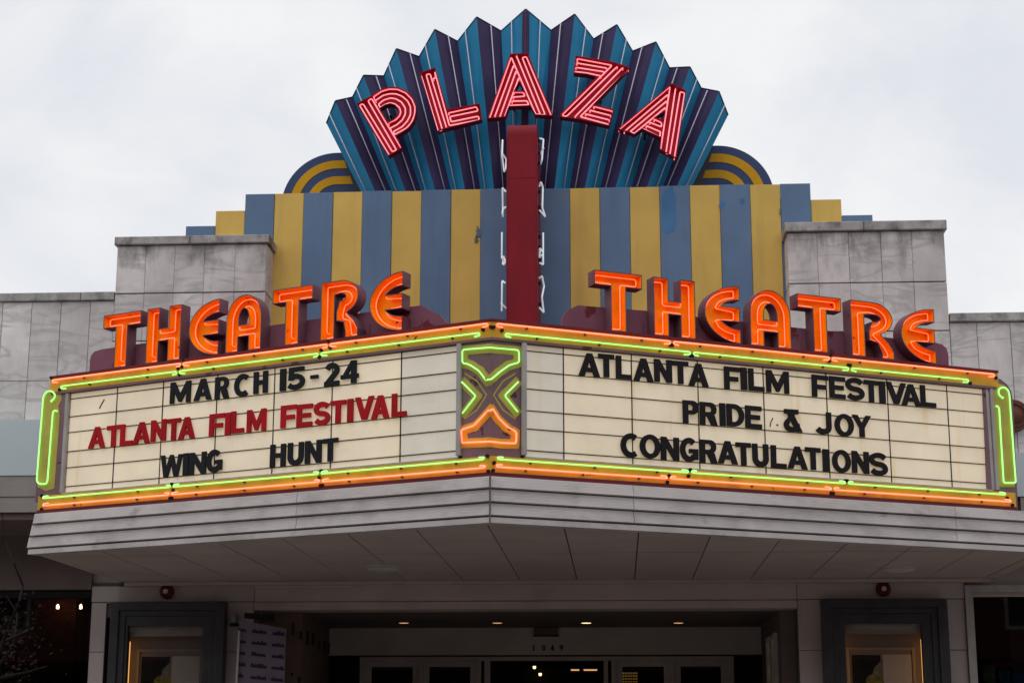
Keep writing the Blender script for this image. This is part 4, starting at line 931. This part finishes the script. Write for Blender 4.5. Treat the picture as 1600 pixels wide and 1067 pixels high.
for xa, ya in ((835, 1040), (844, 1051)):
    a = F5.hit(xa, ya); single('pendant_bulb', disc(F5.P(*a), (0, 0, -1), .022, .03, 10, dome=.01), LAMPW, 'tiny white bulb hanging in the dark lobby, the %s of two' % ('upper' if ya < 1045 else 'lower'), 'bulb')
part('lobby_partition', bx(-.3, .9, 5.35, 5.45, 0, 2.75), DARK, B)
F4 = front(3.6); a = F4.hit(968, 1049); b = F4.hit(997, 1085)
lt = thing('lattice_lantern', 'amber patterned lantern glowing behind the right-hand doors', 'lantern', F4.P(a[0], b[1])); m_ = MB()
nx = 7
for i in range(nx+1):
    u = a[0]+(b[0]-a[0])*i/nx; prism(m_, F4, [rect(u-.006, u+.006, b[1], a[1])], 0, .01)
for i in range(9):
    v = a[1]-(a[1]-b[1])*i/8; prism(m_, F4, [rect(a[0], b[0], v-.007, v+.007)], .012, .02)
part('lattice_bars', m_, RUST, lt); part('lantern_glow', bx(a[0], b[0], 3.63, 3.68, b[1], a[1]), LATT, lt)
# display glass on right entry wall
FRW = Frame((2.95, 0, 0), (0, 1, 0), (-1, 0, 0))
dw = thing('side_display_case', 'narrow lit display case on the right wall of the entry', 'display case', (2.95, 1.5, 1.5))
for k, (y0_, y1_) in enumerate(((.75, 1.15), (1.45, 1.95))):
    part('case_frame', prism(MB(), FRW, [rect(y0_, y1_, 1.0, 2.95), rect(y0_+.04, y1_-.04, 1.05, 2.90)], .001, .04), ALUM, dw)
    part('case_picture', prism(MB(), FRW, [rect(y0_+.04, y1_-.04, 1.05, 2.90)], .001, .012), mat('case_print', (.30, .28, .2), .5, var=.7, vscale=6, emit=(1, .8, .4), estr=.03), dw)

# ------------------------------------------------------------------ poster cases
def poster_case(xs, label_, lampsides, side):
    o0, o1, i0, i1, yt, yi = xs
    D1 = .16; fr = FY0
    u0 = fr.hit(o0, 1000, D1)[0]; u1 = fr.hit(o1, 1000, D1*.5)[0]; zt = 3.255
    w0 = fr.hit(i0, 1020, D1-.03)[0]; w1 = fr.hit(i1, 1020, D1-.03)[0]; zi = fr.hit((i0+i1)/2, yi, D1-.03)[1]
    t = thing('poster_case', label_, 'poster case', (u0, -.1, .95), 'slate poster cases')
    zb_ = .95
    part('outer_frame', prism(MB(), fr, [rect(u0, u1, zb_, zt), rect(u0+.10, u1-.10, zb_+.1, zt-.09)], .003, D1, ch=.006), SLATE, t)
    part('middle_frame', prism(MB(), fr, [rect(u0+.10, u1-.10, zb_+.1, zt-.09), rect(u0+.17, u1-.17, zb_+.16, zt-.15)], .003, D1-.03, ch=.005), SLATE, t)
    part('inner_frame', prism(MB(), fr, [rect(u0+.17, u1-.17, zb_+.16, zt-.15), rect(w0, w1, zb_+.24, zi)], .003, D1-.05, ch=.004), SLATE, t)
    # box interior set back into the wall
    ib = MB(); dpt = -.20; ib_l = rect(w0-.05, w1+.05, zb_+.2, zi+.04)
    wall(ib, fr, orient([ib_l])[0], .002, orient([ib_l])[0], dpt); part('case_lining', ib, PAPER, t)
    part('case_back', prism(MB(), fr, [ib_l], dpt-.01, dpt), PAPER, t)
    cw = w1-w0
    part('poster_sheet', prism(MB(), fr, [rect(w0+.05, w1-.05, zb_+.25, zi-.27)], dpt, dpt+.012), PAPER, t)
    part('poster_picture', prism(MB(), fr, [rect(w0+.10, w0+.10+cw*.38, zb_+.4, zi-.335)], dpt+.012, dpt+.016), PAPER2, t)
    part('poster_page', prism(MB(), fr, [rect(w0+.125+cw*.38, w1-.09, zb_+.3, zi-.33)], dpt+.012, dpt+.020), mat('grey_page', (.72, .68, .68), .6, var=.05), t)
    u_, v_ = fr.hit((i0+i1)/2-22, 1062, dpt); 
    part('poster_flower', prism(MB(), fr, [ell(w0+.10+cw*.30, zi-.62, .11, .07, 0, 340, 12)], dpt+.016, dpt+.018), mat('yellow_green_print', (.30, .30, .08), .6, var=.4, vscale=20), t)
    part('poster_flower', prism(MB(), fr, [[(w0+.10+cw*.38, zi-.40), (w0+.10+cw*.38, zi-.60), (w0+.10+cw*.26, zi-.58), (w0+.10+cw*.29, zi-.48)]], dpt+.016, dpt+.0185), mat('pale_print', (.32, .32, .24), .6, var=.3, vscale=20), t)
    part('poster_frame', prism(MB(), fr, [rect(w0+.045, w1-.045, zb_+.25, zi-.25), rect(w0+.075, w1-.075, zb_+.28, zi-.28)], dpt+.0, dpt+.03), mat('cream_moulding', (.48, .42, .34), .5), t)
    part('case_header', prism(MB(), fr, [rect(w0-.04, w1+.04, zi-.11, zi+.03)], -.05, -.03), mat('header_strip', (.62, .63, .62), .5), t)
    for s in lampsides:
        uu = w0-.022 if s < 0 else w1+.022
        part('case_lamp', tube([fr.P(uu, zb_+.3, -.05), fr.P(uu, zi-.17, -.05)], .018, sides=8), LAMPS, t)
    part('case_glass', prism(MB(), fr, [rect(w0, w1, zb_+.24, zi)], D1-.09, D1-.084), GLASS2, t)
    part('case_hinge', prism(MB(), fr, [rect(u0+.001, u0+.02, 1.6, 1.75)], D1, D1+.01), STEEL, t)
poster_case((170, 352, 197, 315, 942, 977), 'slate poster case left of the entry, lit orange along its left edge', (-1,), 'left')
poster_case((1286, 1480, 1322, 1443, 940, 973), 'slate poster case right of the entry, lit orange along both edges', (-1, 1), 'right')

# alarm bells
for x, y, s in ((261, 924, 'left'), (1380, 920, 'right')):
    u, v = ph(x, y, -.02); t = thing('alarm_bell', 'small dark red round bell above the %s poster case' % s, 'bell', (u, -.02, v), 'red bells above the poster cases')
    part('bell_gong', disc((u, -.013, v), (0, -1, 0), .085, .05, dome=.02), BELL, t); part('bell_centre', disc((u, -.084, v), (0, -1, 0), .028, .012), ALUM, t)

# banner stand at the left of the entry
YN = -.32; FN = front(YN)
bs = thing('repeat_print_banner', 'lilac step-and-repeat banner on a silver pole at the left of the entry', 'banner', (-2.9, YN, 0))
Z8 = (350, 940, 8.4)
cu = [FN.hit(375, 975), FN.hit(447, 983)]
u0, u1, ztb = cu[0][0], cu[1][0], FN.hit(400, 968)[1]
lp = [(u0-.02, .2), (u1, .2), (u1, ztb-.10), (u0, ztb)]
part('banner_cloth', prism(MB(), FN, [lp], -.01, 0), LILAC, bs)
part('banner_pole', tube([Vector((u0-.045, YN-.02, 0)), Vector((u0+.0, YN-.02, ztb-.12))], .013), POLE, bs)
part('banner_top_rail', prism(MB(), FN, [[(u0+.05, ztb+.02), (u1-.14, ztb-.02), (u1-.14, ztb+.06), (u0+.05, ztb+.08)]], -.02, .02), DARK, bs)
for r_ in range(9):
    vv = ztb-.13-r_*.128
    for c_ in range(3):
        m_ = MB(); wa = u0+(-.02, .14, .37)[c_]*(u1-u0)/.52; wb = u0+(.07, .31, .51)[c_]*(u1-u0)/.52; sl = -.10
        q = wa; kk = 0
        while q < wb-.01:
            wd = random.uniform(.012, .022); hgt = random.choice((.03, .03, .045, .03)); y0_ = vv+(q-u0)*sl
            prism(m_, FN, [[(q, y0_), (q+wd, y0_+wd*sl), (q+wd, y0_+hgt), (q, y0_+hgt)]], .001, .003+.0003*kk); q += wd+.003; kk += 1
        part('printed_word', m_, INKP, bs)
u, v = ph(365, 967, -.12); wl = thing('wall_sconce', 'small metal fixture beside the left poster case', 'fixture', (u, -.1, v)); part('fixture_body', bx(u-.03, u+.03, -.14, 0, v-.04, v+.05), STEEL, wl); part('fixture_cap', bx(u-.04, u+.04, -.15, -.001, v-.075, v-.045), DARK, wl)

# ------------------------------------------------------------------ NEIGHBOURS
YNb = -1.5
nb = thing('neighbour_awning', 'pale blue sign band over ribbed brown fascia, left of the marquee', 'awning', (-7, -1, 4.1))
bx1 = -4.95
part('sign_band', bx(-9.5, bx1, YNb, .02, 4.535, 5.158), PALE, nb)
for i, (a, b) in enumerate(((4.43, 4.53), (4.30, 4.425), (4.16, 4.295), (4.125, 4.155))):
    part('fascia_rib', bx(-9.5, bx1-.01, YNb+.01-.02*(i % 2)-.008*i, 0, a, b), BRIB, nb)
part('awning_soffit', bx(-9.5, bx1-.02, YNb+.03, .0, 4.05, 4.12), ENTC, nb)
part('window_header', bx(-9.5, -5.06, -.02, .02, 3.42, 4.05), ENTC, nb)
nb2 = thing('neighbour_awning', 'pale blue sign band just visible beyond the right end of the marquee', 'awning', (6.6, -1, 4.1))
ur = ph(1586, 760, -1.5)
part('sign_band', bx(ur[0]+.02, 9.5, -1.5, .02, 4.22, ph(1595, 707, -1.5)[1]), PALE, nb2)
part('fascia_rib', bx(ur[0]+.05, 9.5, -1.49, 0, 3.9, 4.21), BRIB, nb2)
# left storefront
sf = thing('storefront_window', 'dark shop window with lights inside and modelled brick and sky reflections, at the lower left', 'shop window', (-7, 0, 0))
zw = 3.33
part('window_glass', bx(-9.5, -5.07, .10, .108, .5, zw), GLASS, sf)
part('window_head_frame', bx(-9.5, -5.06, .05, .15, zw, 3.42), DARK, sf); part('window_sill', bx(-9.5, -5.06, .0, .2, 0, .5), PIL, sf)
part('mullion', bx(-6.32, -6.27, .06, .15, .5, zw), DARK, sf)
rm = MB().add([(-9.5, .2, 0), (-4.9, .2, 0), (-4.9, 7, 0), (-9.5, 7, 0), (-9.5, .2, 3.9), (-4.9, .2, 3.9), (-4.9, 7, 3.9), (-9.5, 7, 3.9)], [(0, 3, 7, 4), (1, 5, 6, 2), (3, 2, 6, 7), (0, 1, 2, 3), (4, 7, 6, 5)])
part('shop_interior', rm, ENTR, sf)
FBk = front(2.2)
cxs = ph(85, 960, 2.2)[0]
colm = part('mirrored_brick_column', bx(cxs-.27, cxs+.27, 2.22, 2.8, 0, 3.8), MORT, sf)  # column set inside the room in place of brick mirrored in the glass
for r_ in range(26):
    z = 2.0+r_*.068
    if z > 3.75: break
    for c_ in range(3):
        x = cxs-.28+c_*.19+(.09 if r_ % 2 else 0)
        a, b = max(x, cxs-.28), min(x+.182, cxs+.28)
        if b-a > .02: part('brick', bx(a, b, 2.2+random.uniform(-.003, .003), 2.3, z, z+.060), BRICK, colm)
dz0, dz1 = front(2.9).hit(60, 929)[1], front(2.9).hit(60, 890)[1]; part('pale_reflection_box', bx(-9.4, -4.95, 2.9, 3.3, dz0, dz1), PALE, sf); part('ceiling_beam', bx(-9.4, -4.95, 3.0, 3.2, dz0-.22, dz0-.005), MAROONW, sf)  # upper pale box stands in for the sky reflection in the shop glass
part('wall_shelf', bx(-5.9, -4.95, 3.8, 4.1, 2.88, 3.02), PIL, sf)
for x, y, wh in ((90, 950.5, 'left'), (126, 950.5, 'right')):
    u, v = ph(x, y, 2.0); t = thing('pendant_lamp', 'small glowing bulb hanging in the left shop window, the %s one' % wh, 'pendant lamp', (u, 2.0, v), 'bulbs in the left shop')
    part('bulb', disc((u, 2.0, v), (0, 0, 1), .017, .035, 12, dome=.02), neon('bulb_glow_'+wh, (1, .6, .28), 30), t); part('cord', tube([Vector((u, 2.0, v+.05)), Vector((u, 2.0, 3.88))], .004, sides=4), DARK, t)
# right storefront
sr = thing('storefront_window', 'shop window with a pale frame at the lower right, bright panel light inside', 'shop window', (6, 0, 0))
a = ph(1511, 1000)[0]; b = ph(1523, 1000)[0]
part('window_jamb', bx(a, b, -.05, .15, 0, 3.42), TRIM, sr); part('window_head_frame', bx(b, 8.5, -.03, .15, ph(1560, 925)[1], 3.42), TRIM, sr)
zh = ph(1560, 926)[1]
part('window_glass', bx(b, 8.5, .10, .108, .5, zh), GLASS, sr); part('window_sill', bx(b, 8.5, .0, .2, 0, .5), PIL, sr)
rm = MB().add([(4.9, .2, 0), (9.5, .2, 0), (9.5, 8, 0), (4.9, 8, 0), (4.9, .2, 3.3), (9.5, .2, 3.3), (9.5, 8, 3.3), (4.9, 8, 3.3)], [(0, 3, 7, 4), (1, 5, 6, 2), (3, 2, 6, 7), (0, 1, 2, 3), (4, 7, 6, 5)])
part('shop_interior', rm, MAROONW, sr)
pa = [onZ(x, y, 3.29) for x, y in ((1524, 1001), (1553, 1000), (1535, 1006.5), (1524, 1008))]
t = thing('panel_light', 'bright pale ceiling panel light inside the right shop', 'ceiling light', tuple(pa[0])); yy = sorted(p.y for p in pa)
part('light_panel', bx(5.45, 6.15, yy[0], yy[-1], 3.27, 3.285), LAMPW, t); part('panel_frame', bx(5.42, 6.18, yy[0]-.03, yy[-1]+.03, 3.286, 3.295), ALUM, t)
F1 = front(.5)
for (x0_, y0_, x1_, y1_, c_, nm) in ((1560, 1046, 1580, 1075, (.02, .16, .25), 'teal'), (1582, 1052, 1612, 1075, (.02, .14, .38), 'blue'), (1536, 1038, 1557, 1075, (.25, .26, .10), 'olive'), (1553, 1034, 1586, 1042, (.30, .04, .03), 'red')):
    p_, q_ = F1.hit(x0_, y0_), F1.hit(x1_, y1_)
    single('shop_poster', bx(p_[0], q_[0], .5+random.uniform(0, .02), .53, q_[1], p_[1]), mat('poster_'+nm, c_, .5, var=.4, vscale=10), 'small %s card standing inside the right shop window' % nm, 'poster', 'cards in the right shop window')
part('shop_column', bx(5.75, 6.05, 1.2, 1.6, 0, 3.29), MAROONW, sr)
# bronze medallion on the wall behind the right end
u, v = ph(1590, 650, -.02); t = thing('wall_medallion', 'round rusty bronze fixture half hidden behind the right end of the marquee', 'medallion', (u, 0, v))
u, v = ph(1583, 650, -.02)
part('medallion_disc', disc((u, .0, v), (0, -1, 0), .19, .08, 28), RUST, t); part('medallion_boss', disc((u, -.081, v), (0, -1, 0), .09, .03, 20, dome=.03), RUST, t)
tp_ = [(u+.135*cos(radians(a_)), v+.135*sin(radians(a_))) for a_ in range(0, 360, 18)]
part('medallion_ring', tube([Vector((x_, -.085, z_)) for x_, z_ in tp_], .012, closed=True), RUST, t)

# marquee to wall brackets: lit rail end under the left corner
# ------------------------------------------------------------------ unseen row added across the street: cuts low sky light, mirrored in the glass
ob = thing('added_opposite_row', 'unseen brick shop row added across the street to cut low sky light', 'building', (0, -34, 0))
part('wall', bx(-60, 60, -44, -34, -.12, 8.5), BRICK, ob); part('parapet', bx(-60, 60, -34.15, -33.9, 8.5, 9.1), COPE, ob); part('shop_band', bx(-60, 60, -34.12, -34.0, 3.4, 4.3), PALE, ob)
for k in range(-12, 13):
    f_ = part('window', bx(k*4.6-.9, k*4.6+.9, -34.1, -33.98, 5.2, 7.2), TRIM, ob); part('pane', bx(k*4.6-.8, k*4.6+.8, -33.98, -33.97, 5.3, 7.1), DARK, f_)

# ------------------------------------------------------------------ street tree at the lower left
FTt = front(-3.5)
u, v = FTt.hit(12, 1000)
tr = thing('small_street_tree', 'thin dark tree with sparse russet leaves at the lower left edge', 'tree', (u, -3.5, 0))
def limb(pts, r0, r1):
    mb = MB(); mb.smooth = True; n = len(pts)
    for i in range(n-1):
        ra = r0+(r1-r0)*i/(n-1); rb = r0+(r1-r0)*(i+1)/(n-1); a, b = Vector(pts[i]), Vector(pts[i+1]); T = (b-a).normalized(); nn = T.orthogonal().normalized(); bb = T.cross(nn)
        mb.add([a+(nn*cos(k*pi/3)+bb*sin(k*pi/3))*ra for k in range(6)]+[b+(nn*cos(k*pi/3)+bb*sin(k*pi/3))*rb for k in range(6)], [(k, (k+1) % 6, 6+(k+1) % 6, 6+k) for k in range(6)])
    return mb
def tpx(x, y, dy=0): f_ = front(-3.5+dy); return f_.P(*f_.hit(x, y))
part('trunk', limb([tpx(-30, 1330)*1.0, tpx(-22, 1150), tpx(-10, 1050)], .06, .035), BARK, tr)
br = [[(-10, 1050), (5, 1000), (30, 940), (36, 915), (22, 880), (8, 845), (3, 800)], [(-10, 1050), (20, 1010), (28, 960), (10, 930)], [(-10, 1050), (-4, 990), (-8, 930)], [(10, 1000), (45, 985), (60, 1010)], [(-4, 1060), (40, 1050), (75, 1040)]]
tips = []
for b_ in br:
    P = [tpx(x, y, random.uniform(-.15, .15)) for x, y in b_]; part('branch', limb(P, .018, .005), BARK, tr); tips += P[2:]
lv = MB()
for _ in range(420):
    x = random.gauss(18, 26); y = random.gauss(1010, 45)
    if y < 925 or x > 105: continue
    p = tpx(x, y, random.uniform(-.35, .35)); s = random.uniform(.012, .028)
    a = Vector((random.uniform(-1, 1), random.uniform(-1, 1), random.uniform(-1, 1))).normalized(); b = a.orthogonal().normalized(); c = a.cross(b)
    lv.add([p+b*s, p+c*s*.55, p-b*s, p-c*s*.55], [(0, 1, 2, 3)])
lf = part('leaves', lv, LEAF, tr); lf['kind'] = 'stuff'
